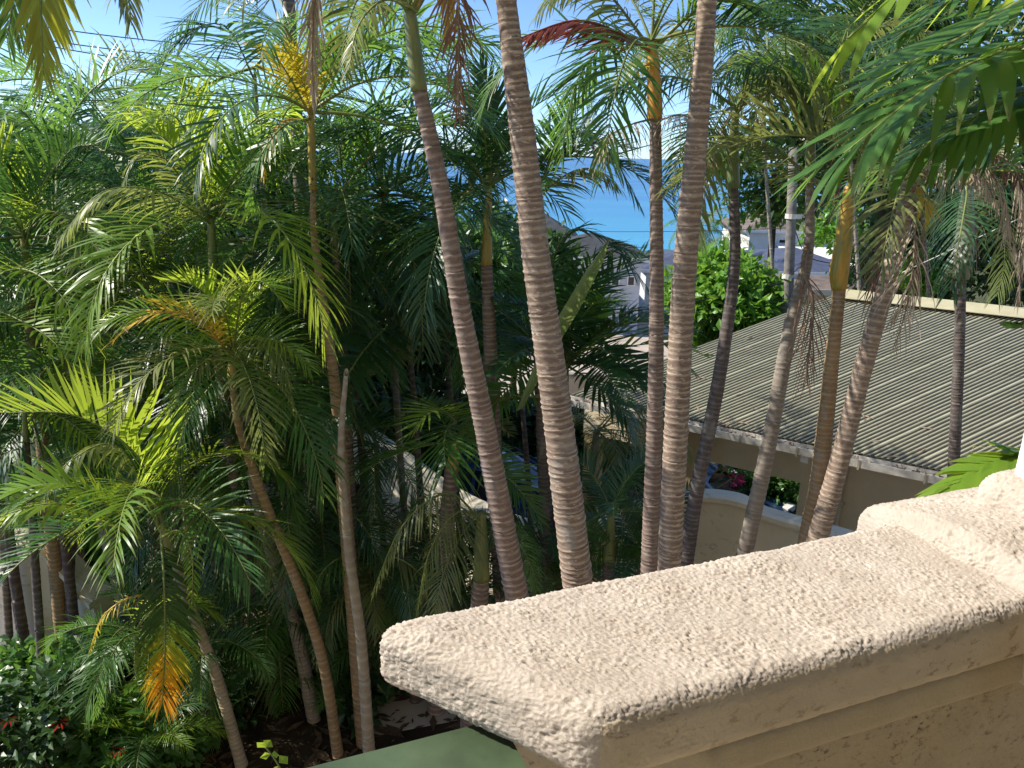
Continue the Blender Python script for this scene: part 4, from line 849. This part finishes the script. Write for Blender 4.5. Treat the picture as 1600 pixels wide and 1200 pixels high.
# right side
hero('T3', [(1016, 80, 6.3), (975, 55, 6.0), (900, 32, 5.8), (805, 62, 5.6)], .36, 44, .022, 'maroon', V=-35, droop=.5, a0=45, a1=25, rr=.014)
hero('T3', [(1016, 75, 6.3), (960, 60, 6.6), (905, 120, 6.8), (880, 215, 6.8)], .55, 44, .026, 'dark', V=0, droop=.4)
hero('T3', [(1016, 75, 6.3), (940, -20, 6.2), (880, -20, 6.1), (840, 20, 6.0)], .42, 44, .020, 'olive', V=-10, droop=.9)
hero('T3', [(1018, 75, 6.3), (1022, 0, 6.3), (1026, -100, 6.3), (1040, -190, 6.2)], .5, 44, .024, 'green', V=20, droop=.3, side=(1, 0, 0), bare=.35)
hero('T3', [(1018, 80, 6.3), (1070, 30, 6.2), (1120, 0, 6.1), (1180, 10, 6.0)], .45, 40, .024, 'green', V=10, droop=.5, bare=.3, rr=.016)
hero('T3', [(1024, 185, 6.3), (985, 195, 6.0), (950, 215, 5.8), (925, 260, 5.7)], .30, 36, .010, 'dead', V=-10, droop=1.6, jit=.3, rr=.008)
hero('T3', [(1024, 190, 6.3), (1060, 180, 6.1), (1085, 190, 6.0), (1100, 240, 5.9)], .30, 36, .010, 'dead', V=-10, droop=1.6, jit=.3, rr=.008)
hero('T3', [(1024, 95, 6.3), (1005, 105, 6.2), (990, 120, 6.1), (978, 140, 6.1)], .10, 12, .012, 'yellow', V=0, droop=.6)
hero('T6', [(1262, 380, 6.8), (1255, 420, 6.6), (1270, 480, 6.4), (1258, 600, 6.4)], .5, 36, .009, 'brown', V=0, droop=.9, a0=30, a1=12, jit=.3, side=(1, 0, 0), rr=.022, miss=.1)
hero('T5', [(1150, 180, 7.0), (1190, 120, 6.8), (1240, 130, 6.6), (1280, 200, 6.5)], .45, 40, .026, 'olive', V=-10, droop=.9)
hero('T6', [(1267, 175, 6.8), (1230, 130, 6.6), (1190, 160, 6.4), (1165, 240, 6.4)], .4, 40, .022, 'olive', V=-10, droop=.9)
hero('T6', [(1300, 300, 6.8), (1265, 275, 6.6), (1215, 235, 6.4), (1170, 215, 6.3)], .36, 30, .026, 'olive', V=-15, droop=.8, rr=.02)
hero('T8', [(1424, 290, 6.0), (1480, 235, 5.7), (1550, 270, 5.5), (1590, 400, 5.4)], .34, 54, .012, 'dead', V=-5, droop=2.0, jit=.3, rr=.014)
hero('T8', [(1424, 290, 6.0), (1470, 250, 5.6), (1520, 260, 5.4), (1560, 320, 5.3)], .30, 48, .011, 'dead', V=-15, droop=2.0, jit=.3)
hero('T8', [(1424, 285, 6.0), (1500, 240, 6.0), (1570, 250, 6.0), (1640, 310, 6.0)], .36, 44, .016, 'brown', V=0, droop=1.4, jit=.25)
hero('T8', [(1424, 288, 6.0), (1440, 300, 5.9), (1455, 340, 5.8)], .26, 6, .035, 'yellow', V=0, droop=.8, a0=40)
hero('T9', [(1510, 300, 8.4), (1560, 240, 8.0), (1600, 320, 7.8), (1592, 470, 7.8)], .45, 60, .014, 'dead', V=0, droop=2.2, a0=30, a1=10, jit=.3)
# big fronds close to the balcony at right
palm('X3', 'broad leaved palm close to the balcony at the top right', [(1780, 60, 60, 3.2), (1800, 500, 62, 3.2), (1820, 1200, 66, 3.2)], 'grey', .06, sides=18)
hero('X3', [(1780, 40, 3.2), (1640, 60, 2.9), (1480, 118, 2.7), (1318, 240, 2.6)], .50, 36, .056, 'green', V=14, droop=.75, a0=62, a1=26, rr=.012, taper=.30, bare=.1)
hero('X3', [(1780, 60, 3.3), (1660, 120, 3.1), (1560, 165, 3.0), (1420, 240, 2.9)], .46, 34, .052, 'green', V=5, droop=.9, a0=60, a1=26, rr=.012, taper=.3)
hero('X3', [(1780, 60, 3.2), (1640, -10, 3.3), (1500, 60, 3.2), (1360, 130, 3.1)], .50, 26, .055, 'green', V=15, droop=.35, a0=48, a1=25, rr=.014)
hero('X3', [(1780, 50, 3.2), (1640, -80, 2.9), (1480, -70, 2.6), (1325, 60, 2.5)], .28, 20, .070, 'bright', V=-10, droop=.95, a0=55, a1=12, rr=.014, taper=.15)
hero('X3', [(1780, 50, 3.2), (1700, -140, 2.5), (1610, -110, 2.3), (1510, -20, 2.2)], .24, 14, .062, 'bright', V=-10, droop=.9, a0=55, a1=14, rr=.012, taper=.2)
hero('X3', [(1780, 70, 3.2), (1700, 140, 3.5), (1610, 170, 3.5), (1500, 250, 3.5)], .45, 24, .05, 'dark', V=0, droop=.5, rr=.014)
hero('X3', [(1780, 30, 3.4), (1650, -60, 3.6), (1520, -20, 3.6), (1400, 60, 3.6)], .45, 26, .05, 'green', V=10, droop=.5, rr=.014)
palm('X4', 'low broad leaved plant beside the balcony pillar at right', [(1720, 760, 30, 2.6), (1730, 1000, 34, 2.6)], 'grey', .04, name='broadleaf_plant', cat='plant')
hero('X4', [(1720, 790, 2.6), (1640, 720, 2.5), (1560, 720, 2.45), (1470, 765, 2.4)], .19, 17, .070, 'bright', V=-6, droop=.3, a0=52, a1=14, taper=.2, bare=.25, rr=.006)
hero('X4', [(1720, 780, 2.6), (1650, 700, 2.5), (1600, 705, 2.5), (1545, 690, 2.45)], .09, 7, .05, 'green', V=0, droop=.2, a0=35, a1=10, bare=.6, rr=.005)
hero('X4', [(1720, 760, 2.6), (1680, 560, 2.5), (1630, 515, 2.4), (1570, 505, 2.4)], .10, 6, .06, 'green', V=0, droop=.3, a0=30, a1=8, bare=.7, rr=.005)

# ================================================================== BROADLEAF TREES AND SHRUBS
def leafy(name, label, cat, c, rx, ry, rz, n, leaf, mat, group=None, clumps=26, trunk=None, seed=1, flowers=None, ground=None):
    """trunk with limbs running out to leaf clumps spread unevenly over the crown's volume"""
    rg = np.random.RandomState(seed); c = np.asarray(c, float); g0 = gz(c[1]) if ground is None else ground
    root = empty(name, (c[0], c[1], g0), label, cat, group); off = np.array([c[0], c[1], g0])
    d = nrm(rg.normal(size=(clumps, 3))); cc = c+d*np.array([rx, ry, rz])*(.35+.62*rg.rand(clumps, 1)**.6)
    b = MB(); t = trunk or max(.05, rx*.06)
    b.tube([[c[0], c[1], g0-.1], [c[0]+.1*rx, c[1], (g0+c[2])/2], [c[0], c[1], c[2]]], [t*1.2, t, t*.6], 8)
    for q in cc[::2]: b.tube([[c[0], c[1], c[2]-rz*.5], (q+c)/2+[0, 0, -.1*rz], q], [t*.5, t*.3, t*.1], 5)
    b.build('trunk', MAT['wood'], root, off=off, smooth=True)
    k = rg.randint(clumps, size=n); r = rg.normal(size=(n, 3))*np.array([rx, ry, rz])*.17
    p = cc[k]+r
    # each leaf: a folded lance of two quads
    ax = nrm(rg.normal(size=(n, 3))+nrm(r)*1.1+[0, 0, -.2]); up = nrm(rg.normal(size=(n, 3))*.7+[0, 0, 1]); s = nrm(np.cross(ax, up)); nn_ = np.cross(s, ax)
    L = leaf*(.6+.8*rg.rand(n, 1)); wd = L*.27
    v = np.stack([p, p+ax*L*.45-s*wd+nn_*L*.08, p+ax*L*.5, p+ax*L*.45+s*wd+nn_*L*.08, p+ax*L-nn_*L*.08], 1).reshape(-1, 3)
    i = np.arange(n)[:, None]*5
    b = MB(); b.add(v, [np.concatenate([i+[0, 2, 4, 1], i+[0, 3, 4, 2]])], 0)
    b.build('crown', LEAF[mat], root, off=off)
    if flowers:
        for (fx, fy, fY, fr_, fm) in flowers:
            fp = at(fx, fy, fY); bb = MB()
            for j in range(9):
                a = j*2.4; dv = np.array([math.cos(a), -.6+.5*math.sin(a*1.7), math.sin(a)]); sv = np.cross(dv, [.2, .9, .3])*.45; pp = fp+dv*fr_*.35
                bb.add([pp, pp+(dv+sv)*fr_*.5, pp+dv*fr_*1.1, pp+(dv-sv)*fr_*.5], [[0, 1, 2, 3]])
            bb.build('flower', MAT[fm], root, off=off)
    return root
leafy('shrub_tree', 'bright green leafy tree beyond the garage, left of the utility pole', 'tree', at(1135, 470, 18), 1.35, 1.2, 1.05, 7000, .24, 'tree_bright', seed=2, clumps=34)
leafy('shrub_tree', 'dark leafy bush at the foot of the utility pole', 'tree', at(1200, 480, 19.5), .8, .8, .9, 2500, .22, 'tree', seed=3)
leafy('sea_grape_tree', 'round leaved tree in front of the sea, above the white house', 'tree', at(1215, 255, 24), 1.9, 1.4, 1.5, 3600, .24, 'tree', seed=4, clumps=24)
leafy('sea_grape_tree', 'small leafy tree in front of the brown shingle roof', 'tree', at(1325, 352, 30), 1.5, 1.2, .9, 1600, .28, 'tree_bright', seed=5, clumps=14)
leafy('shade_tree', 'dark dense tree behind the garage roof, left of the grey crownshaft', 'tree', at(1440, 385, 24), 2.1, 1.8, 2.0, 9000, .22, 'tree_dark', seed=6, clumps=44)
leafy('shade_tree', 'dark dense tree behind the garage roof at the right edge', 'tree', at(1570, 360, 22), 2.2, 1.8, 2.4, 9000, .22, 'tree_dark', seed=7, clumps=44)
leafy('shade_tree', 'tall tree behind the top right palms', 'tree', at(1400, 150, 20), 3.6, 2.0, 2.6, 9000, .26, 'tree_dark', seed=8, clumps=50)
leafy('shrub', 'small green bush lit by sun behind the garage ridge', 'shrub', at(1440, 425, 21), .55, .6, .5, 1200, .16, 'tree_bright', seed=9)
# behind the left mass
for i, (x, y, Y, rx, rz, mt, lb) in enumerate((
    (60, 560, 14, 2.6, 2.6, 'tree', 'leafy tree behind the palms at the left edge'),
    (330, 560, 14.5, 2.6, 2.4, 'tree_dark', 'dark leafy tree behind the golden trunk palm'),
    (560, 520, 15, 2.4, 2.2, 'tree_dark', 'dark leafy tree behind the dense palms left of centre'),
    (700, 470, 16, 1.6, 1.7, 'tree', 'leafy tree glimpsed beside the slender leaning trunk'),
    (240, 330, 19, 2.6, 1.9, 'tree', 'leafy tree far behind the palms at upper left'),
    (20, 330, 18, 3.2, 2.2, 'tree', 'leafy tree far behind the palms at the left edge'),
    (440, 360, 18, 2.4, 1.8, 'tree_dark', 'leafy tree far behind the yellow crownshaft palm'),
    (800, 430, 20, 1.5, 1.4, 'tree_dark', 'leafy tree behind the thickest trunk'),
    (150, 800, 12.3, 1.1, .8, 'tree_bright', 'sunny bush behind the dark canes at far left'),
    (620, 660, 16.5, 1.8, 1.3, 'tree_dark', 'dark hedge like tree behind the dark car'),
    (790, 668, 18.4, 1.5, .8, 'tree_dark', 'dark roadside hedge behind the thickest trunk'), (925, 668, 18.9, 1.4, .7, 'tree_dark', 'dark roadside hedge above the small drooping palm'))):
    leafy('leafy_tree', lb, 'tree', at(x, y, Y), rx, 1.4, rz, 6500, .26, mt, seed=20+i, clumps=40)
leafy('bougainvillea_hedge', 'sunlit hedge with a pink bloom seen through the garage opening', 'hedge', at(1195, 762, 15.2), 1.7, .7, .62, 5200, .13, 'tree', seed=40, clumps=50, flowers=[(1146, 748, 14.5, .16, 'flower_pink'), (1150, 752, 14.5, .12, 'flower_pink')])
leafy('ixora_shrub', 'dark shrub with red flower heads in the bottom left corner', 'shrub', at(40, 1130, 7.0), .75, .6, .45, 2600, .15, 'tree_dark', seed=41, flowers=[(15, 1122, 6.6, .07, 'flower_red'), (95, 1126, 6.6, .075, 'flower_red'), (186, 1170, 6.4, .06, 'flower_red')])
leafy('shrub', 'shaded shrub right of the red flowered one at the bottom left', 'shrub', at(200, 1150, 7.2), .7, .6, .4, 2200, .16, 'tree', seed=42)
leafy('shrub', 'dark shrub beneath the leaning palm with the hanging frond', 'shrub', at(330, 1120, 8.3), .8, .6, .5, 2200, .16, 'tree_dark', seed=43)
leafy('shrub', 'yellowish leafy shrub at the foot of the dark canes', 'shrub', at(50, 1045, 8.4), .7, .4, .3, 1500, .17, 'tree', seed=44)
leafy('shrub', 'dark low shrub at the foot of the golden trunk', 'shrub', at(440, 1130, 8.6), .7, .6, .4, 2000, .16, 'tree_dark', seed=45)
leafy('shrub', 'low shrub below the tip of the balcony wall', 'shrub', at(590, 1040, 8.8), .5, .5, .5, 1100, .16, 'tree_dark', seed=46)
for i, (x, y, Y, r_, mt, lb) in enumerate((
    (270, 1060, 8.6, .6, 'tree', 'low leafy shrub left of the leaning palm base'), (400, 1040, 9.0, .6, 'tree_dark', 'low shrub between the leaning palm and the golden trunk'),
    (150, 1040, 8.3, .5, 'tree', 'low leafy shrub just right of the dark canes'), (520, 1020, 9.0, .45, 'tree_dark', 'low shrub behind the shaded stems'),
    (120, 1120, 7.4, .5, 'tree_dark', 'dark shrub between the two red flowered ones'), (460, 1010, 9.4, .5, 'tree', 'low shrub behind the curved grey trunk'), (560, 1120, 8.4, .35, 'tree_dark', 'tuft of leaves at the foot of the broken pale trunk'))):
    leafy('shrub', lb, 'shrub', at(x, y, Y), r_, .5, .42, 1500, .15, mt, seed=60+i, clumps=20)
# dry leaf litter strewn over the bed
lr = np.random.RandomState(77); b = MB()
for _ in range(1700):
    p_ = np.array([lr.uniform(-7, 2), lr.uniform(6.2, 10.8), .012+.02*lr.rand()]); a_ = lr.normal(size=3)*[.07, .07, .012]; q_ = np.cross(a_, [0, 0, 1])*.3
    b.add([p_-a_, p_-q_+[0, 0, .01], p_+a_, p_+q_], [[0, 1, 2, 3]])
tag(b.build('leaf_litter', MAT['dry_leaves']), kind='stuff')
# sprig in front of the green rail
root = empty('sprig', at(436, 1260, 3.2), 'small bright leafy sprig rising above the green handrail', 'plant'); so = np.array(root.location)
b = MB(); st = catmull([at(436, 1260, 3.2), at(440, 1210, 3.2), at(428, 1185, 3.2), at(415, 1168, 3.2)], 8); b.tube(st, .004, 5); b.build('stem', RACH['green'], root, off=so)
for (x, y, dx, dy) in ((415, 1168, -14, -8), (415, 1168, 8, -12), (424, 1178, -18, 6), (424, 1178, 12, 2), (436, 1192, 14, -10), (436, 1196, -10, 12), (440, 1205, 18, 4)):
    p_ = at(x, y, 3.2); q_ = at(x+dx, y+dy, 3.17); ax = q_-p_; s_ = nrm(np.cross(ax, [0, -1, .3]))*np.linalg.norm(ax)*.33
    bb = MB(); bb.add([p_, p_+ax*.5-s_, p_+ax*.5+[0, .006, 0], p_+ax*.5+s_, q_], [[0, 2, 4, 1], [0, 3, 4, 2]]); bb.build('leaf', LEAF['bright'], root, off=so)

# far coconut palm against the sea
palm('C1', 'coconut palm standing against the sea between two pale trunks', [(1094, 352, 7, 42), (1095, 400, 8, 42), (1096, 440, 9, 42)], 'grey', .3, sides=8)
crown_fronds('C1', 15, 1.25, 'lax', ('olive', 'green'), -50, 70)
palm('C2', 'second small coconut palm by the white house', [(1136, 372, 6, 45), (1136, 420, 7, 45)], 'grey', .3, sides=8)
crown_fronds('C2', 10, .9, 'lax', ('olive', 'green'), -45, 60)

# ================================================================== HOUSES TOWARDS THE SEA
def house(label, x0, x1, ytop, ybase, Y, dep, wall, roof, pitch, over=.4, name='house', storeys=1, wins=(), z_to=None):
    a = at(x0, ytop, Y); c = at(x1, ytop, Y); zt_ = a[2]; w_ = c[0]-a[0]; cx = (a[0]+c[0])/2; zb_ = gz(Y) if z_to is None else z_to
    root = empty(name, (cx, Y+dep/2, zb_), label, 'house'); off = np.array(root.location)
    b = MB(); b.box((cx, Y+dep/2, (zt_+zb_-.5)/2), (w_, dep, zt_-zb_+.5)); b.build('wall', MAT[wall], root, off=off)
    rl = max(0, w_-dep)/2; h = dep/2*pitch; o = over
    v = [[cx-w_/2-o, Y-o, zt_+.01], [cx+w_/2+o, Y-o, zt_+.01], [cx+w_/2+o, Y+dep+o, zt_+.01], [cx-w_/2-o, Y+dep+o, zt_+.01]]
    v2 = [[p[0], p[1], p[2]+.18] for p in v]; rg_ = [[cx-rl, Y+dep/2, zt_+.18+h], [cx+rl, Y+dep/2, zt_+.18+h]]
    b = MB(); b.add(v+v2+rg_, [[0, 3, 2, 1]]+[[i, (i+1) % 4, 4+(i+1) % 4, 4+i] for i in range(4)]); b.f.append(np.array([[4, 5, 9, 8], [6, 7, 8, 9]])); b.m.append(np.zeros(2, int)); b.f.append(np.array([[5, 6, 9], [7, 4, 8]])); b.m.append(np.zeros(2, int))
    b.build('roof', MAT[roof], root, off=off)
    b = MB(); b.box((cx, Y-o-.02, zt_+.08), (w_+2*o+.06, .04, .2)); b.build('fascia', MAT['white'], root, off=off)
    for (wx0, wy0, wx1, wy1) in wins:
        p = at(wx0, wy1, Y-.03); q = at(wx1, wy0, Y-.03); cc = (p+q)/2; sz = np.abs(q-p)
        bb = MB(); fw = .07
        bb.box((cc[0], Y-.03, q[2]), (sz[0]+fw*2, .08, fw)); bb.box((cc[0], Y-.03, p[2]), (sz[0]+fw*2, .12, fw)); bb.box((p[0], Y-.03, cc[2]), (fw, .08, sz[2]-fw)); bb.box((q[0], Y-.03, cc[2]), (fw, .08, sz[2]-fw))
        fr_ = bb.build('window', MAT['white'], root, off=off)
        bb = MB(); bb.box((cc[0], Y-.012, cc[2]), (sz[0]-fw, .02, sz[2]-fw)); bb.build('pane', MAT['glass'], fr_, off=off)
    return root, off
h, ho = house('white house under a brown shingle roof by the sea, right of the coconut palm', 1172, 1372, 362, 450, 60, 8, 'villa', 'roof_brown', .42, .5, wins=((1215, 374, 1232, 392), (1262, 374, 1282, 396), (1335, 376, 1352, 398)))
# veranda of the white house
a = at(1160, 372, 57); c = at(1372, 372, 57); zg = gz(57)
b = MB(); zt_ = at(1172, 402, 57)[2]; zz = at(1172, 384, 60)[2]; b.add([[a[0]+3.5, 56.2, zt_-.35], [c[0], 56.2, zt_-.35], [c[0], 59.98, zz+.3], [a[0]+3.5, 59.98, zz+.3]]+[[a[0]+3.5, 56.2, zt_-.47], [c[0], 56.2, zt_-.47], [c[0], 59.98, zz+.18], [a[0]+3.5, 59.98, zz+.18]], [[0, 1, 2, 3], [7, 6, 5, 4], [0, 4, 5, 1], [1, 5, 6, 2], [2, 6, 7, 3], [3, 7, 4, 0]])
b.build('veranda_roof', MAT['villa'], h, off=ho)
for x in (1170, 1245, 1310, 1368):
    p = at(x, 400, 56.5); b = MB(); b.box((p[0], 56.5, (zt_-.5+zg)/2), (.35, .35, zt_-.5-zg)); b.build('post', MAT['white'], h, off=ho)
house('pale house with grey hip roof behind the dark fronds right of the thickest trunk', 858, 1003, 404, 470, 40, 5, 'bluewhite', 'roof_grey', .40, .4, wins=((955, 432, 968, 446), (980, 432, 992, 446), (900, 430, 915, 446)))
house('dark roofed house behind the thickest trunk, in front of the sea', 800, 905, 388, 450, 48, 9, 'bluewhite', 'roof_grey', .38, .5, wins=((870, 400, 885, 415),))
house('long low house with blue grey roof by the sea', 1010, 1165, 424, 470, 50, 9, 'bluewhite', 'roof_blue', .17, .4, wins=((1030, 440, 1050, 456), (1120, 436, 1140, 450)))
house('low building with blue grey roof right of the utility pole', 1215, 1345, 428, 470, 40, 8, 'bluewhite', 'roof_blue', .20, .4, wins=((1290, 436, 1310, 450),))
house('small stone coloured shed behind the garage ridge', 1250, 1345, 458, 490, 27, 3, 'cream', 'roof_brown', .12, .2, name='shed')
# street wall across the road
b = MB(); p = at(870, 500, 24.5); q = at(1060, 500, 24.5)
root = empty('street_wall', ((p[0]+q[0])/2, 24.5, gz(24.5)), 'low pale wall along the sunny yard beyond the road', 'wall'); b.box(((p[0]+q[0])/2, 24.5, gz(24.5)+.4), (q[0]-p[0], .2, 1.1)); b.build('wall_body', MAT['concrete'], root, off=np.array(root.location))
b.__init__(); b.box(((p[0]+q[0])/2, 24.5, gz(24.5)+.985), (q[0]-p[0]+.1, .3, .07)); b.build('coping', MAT['kerb'], root, off=np.array(root.location))
# railing and ladder by the pole
root = empty('metal_railing', at(1220, 495, 17.5), 'white metal railing beside the utility pole', 'railing'); ro = np.array(root.location)
for x in (1198, 1212, 1226, 1250):
    b = MB(); b.tube([at(x, 445, 17.5), at(x, 500, 17.5)], .018, 6); b.build('post', MAT['rail_metal'], root, off=ro)
for y in (446, 462, 478):
    b = MB(); b.tube([at(1198, y, 17.48), at(1252, y+1, 17.48)], .014, 6); b.build('rail', MAT['rail_metal'], root, off=ro)
# utility pole and wires
root = empty('utility_pole', (*at(1230, 495, 17)[:2], gz(17)), 'weathered timber utility pole behind the garage roof', 'utility pole'); po = np.array(root.location)
pt = at(1240, 230, 17); pb = at(1231, 470, 17); b = MB(); b.tube([[pb[0]-.05, 17, -.6], pb, at(1236, 350, 17), pt], [.125, .115, .105, .095], 12); b.build('pole', MAT['pole'], root, off=po, smooth=True)
for (x, y) in ((1236, 338), (1231, 432)):
    b = MB(); c_ = at(x, y, 17); b.tube([c_-[0, 0, .05], c_+[0, 0, .05]], .125, 12); b.box(c_+np.array([.16, -.03, 0]), (.12, .06, .1)); b.build('bracket', MAT['gutter'], root, off=po, smooth=False)
def wire(label, pts, r=.012, sag=.0, mat='cable'):
    P = [at(*p) for p in pts]
    if len(P) == 2:
        t = np.linspace(0, 1, 16)[:, None]; W_ = P[0]*(1-t)+P[1]*t; W_[:, 2] -= sag*4*(t*(1-t))[:, 0]
    else: W_ = catmull(P, 20)
    mid = W_[len(W_)//2]; b = MB(); b.tube(W_-mid, r, 5)
    o = b.build('power_line', MAT[mat], None); o.location = tuple(mid); tag(o, label, 'cable', 'overhead wires')
wire('topmost of the three power lines crossing the sky at upper left', [(-60, 20, 20), (420, 75, 24)], .014, .15)
wire('middle power line crossing the sky at upper left', [(-60, 38, 20), (420, 92, 24)], .014, .2)
wire('lowest power line crossing the sky at upper left', [(-60, 45, 20), (640, 128, 24)], .014, .3)
wire('thin wire across the sea at the height of the coconut palm', [(900, 361, 26), (1238, 356, 17)], .008, .05)
wire('wire running from the utility pole across the leafy tree', [(850, 500, 17), (1232, 440, 17)], .018, .12)
wire('lower wire from the utility pole over the sunny yard', [(840, 545, 17), (1230, 470, 17)], .010, .1)
wire('thick cable sloping over the sunny yard', [(860, 520, 17), (1231, 452, 17)], .014, .1)
wire('white guy wire from the garage ridge up to the right', [(1400, 430, 15), (1600, 338, 13)], .007, 0, 'rail_metal')
wire('wire looping from the utility pole toward the garage ridge', [(1236, 340, 17), (1262, 400, 17), (1330, 420, 16.5), (1375, 470, 16)], .010)

# ================================================================== CARS
def car(label, paint, c, yaw, L=4.2, Wd=1.72, Hh=1.48):
    root = empty('parked_car', (c[0], c[1], c[2]), label, 'car'); root.rotation_euler = (0, 0, yaw)
    hl, hw = L/2, Wd/2
    # body: stations along x -> (half width, belt z)
    xsn = [-hl, -hl+.12, -hl+.6, -1.0, 0, .75, 1.25, hl-.45, hl-.1, hl]
    belt = [.62, .80, .88, .90, .90, .89, .84, .76, .66, .52]; wdt = [.78, .92, .99, 1, 1, 1, .99, .95, .85, .68]; bot = [.42, .30, .24, .22, .22, .22, .22, .24, .30, .40]
    b = MB(); rows = []
    for x, z, k, zb_ in zip(xsn, belt, wdt, bot):
        h_ = hw*k; rows.append([[x, -h_*.86, zb_], [x, -h_, zb_+.16], [x, -h_*1.0, z-.18], [x, -h_*.93, z-.03], [x, -h_*.72, z+.02], [x, h_*.72, z+.02], [x, h_*.93, z-.03], [x, h_, z-.18], [x, h_, zb_+.16], [x, h_*.86, zb_]])
    v = np.array(rows).reshape(-1, 3); k = 10
    b.add(v, [np.array([[i*k+j, (i+1)*k+j, (i+1)*k+(j+1) % k, i*k+(j+1) % k] for i in range(len(xsn)-1) for j in range(k)]), np.arange(k), np.arange(k)[::-1]+(len(xsn)-1)*k])
    b.build('body', MAT[paint], root, smooth=True)
    # cabin glass and roof
    cs = [(-hl+.35, .86, .70), (-1.25, 1.28, .60), (-.9, Hh-.05, .57), (-.2, Hh-.02, .57), (.35, Hh-.07, .56), (1.25, .86, .68)]
    b = MB(); rows = [[[x, -hw*.90, .84], [x, -hw*kk*1.28*(1 if z < 1 else 1.0), z-.06], [x, -hw*kk, z], [x, hw*kk, z], [x, hw*kk*1.28, z-.06], [x, hw*.90, .84]] for x, z, kk in cs]
    v = np.array(rows).reshape(-1, 3); k = 6
    b.add(v, [np.array([[i*k+j, (i+1)*k+j, (i+1)*k+(j+1) % k, i*k+(j+1) % k] for i in range(len(cs)-1) for j in range(k-1)]), np.arange(k), np.arange(k)[::-1]+(len(cs)-1)*k]); b.build('windows', MAT['glass'], root, smooth=False)
    b = MB(); rs = [(-1.15, 1.33, .60), (-.9, Hh-.035, .60), (-.2, Hh, .60), (.33, Hh-.05, .59), (.48, 1.34, .60)]
    v = np.array([[[x, -hw*kk*1.12, z-.05], [x, -hw*kk, z+.012], [x, 0, z+.03], [x, hw*kk, z+.012], [x, hw*kk*1.12, z-.05]] for x, z, kk in rs]).reshape(-1, 3); b.add(v, [np.array([[i*5+j, (i+1)*5+j, (i+1)*5+j+1, i*5+j+1] for i in range(4) for j in range(4)])])
    b.build('roof', MAT[paint], root, smooth=True)
    for s_ in (-1, 1):
        for P in ([(1.27, .90, .86), (.45, .705, 1.38)], [(-.05, .74, 1.40), (-.05, .925, .88)], [(-1.1, .72, 1.33), (-1.75, .89, .90)]):
            b = MB(); b.tube([(x, s_*y*hw/.86, z) for x, y, z in P], .035, 6); b.build('window_pillar', MAT[paint], root)
    for x in (-1.3, 1.32):
        for s_ in (-1, 1):
            b = MB(); b.tube([(x, s_*(hw-.2), .31), (x, s_*(hw+.005), .31)], .31, 20); wl_ = b.build('wheel', MAT['rubber'], root, smooth=False)
            b = MB(); b.tube([(x, s_*(hw-.1), .31), (x, s_*(hw+.015), .31)], .19, 16); b.build('rim', MAT['rim'], wl_)
    for s_ in (-1, 1):
        b = MB(); b.box((hl-.16, s_*hw*.62, .66), (.18, .34, .12), rz=-s_*.3); b.build('headlight', MAT['lamp'], root)
        b = MB(); b.box((.95, s_*(hw+.1), .98), (.12, .2, .13)); b.build('mirror', MAT[paint], root)
        b = MB(); b.box((-.1, s_*(hw*.975), .87), (2.4, .02, .025)); b.build('door_trim', MAT['rim'], root)
c1 = atz(770, 735, .75); car('dark blue car parked on the road behind the low star leaved palm', 'car_dark', (c1[0]-.1, c1[1]+.2, -.446), math.radians(-6))
c2 = atz(880, 790, .35); car('blue car with its bonnet showing beside the thickest trunk', 'car_blue', (c2[0]-1.55, c2[1]+.75, -.446), math.radians(-14), 4.0)
c3 = at(1075, 760, 14.6); car('navy car seen through the garage opening beside the hedge', 'car_navy', (c3[0]+.1, 14.8, -.446), math.radians(-28), 4.1)

# ================================================================== THINNING OF THE CROWNS
# the garden is open where the car, the sea, the far house, the overhead wires and the garden wall show: drop crown fronds that hang across those views
def to_px(v):
    q = v-CAM; w_ = q @ _f; return 800+FOC*(q @ _R)/w_, 600-FOC*(q @ _U)/w_, w_
OPEN = [(728, 698, 838, 800, 13.5, .030), (850, 772, 915, 808, 13.0, .05), (885, 290, 1008, 372, 30, .055), (1160, 345, 1350, 425, 40, .045), (110, 0, 370, 95, 19, .10), (1085, 775, 1260, 880, 9.5, .02), (1120, 722, 1250, 790, 11, .03)]
cache = {}
for o in [x for x in COL.objects if x.type == 'MESH' and x.name.split('.')[0] == 'frond' and x.data.users > 1]:
    if o.data.name not in cache:
        v = np.empty(len(o.data.vertices)*3, np.float32); o.data.vertices.foreach_get('co', v); cache[o.data.name] = v.reshape(-1, 3)[::5].astype(float)
    v = cache[o.data.name]*o.scale[0]; a = o.rotation_euler[2]; c_, s_ = math.cos(a), math.sin(a)
    v = np.stack([v[:, 0]*c_-v[:, 1]*s_, v[:, 0]*s_+v[:, 1]*c_, v[:, 2]], 1)+np.array(o.location)+np.array(o.parent.location)
    x_, y_, w_ = to_px(v)
    for (x0, y0, x1, y1, far, lim) in OPEN:
        if ((x_ > x0) & (x_ < x1) & (y_ > y0) & (y_ < y1) & (w_ > .5) & (w_ < far)).mean() > lim:
            bpy.data.objects.remove(o, do_unlink=True); break
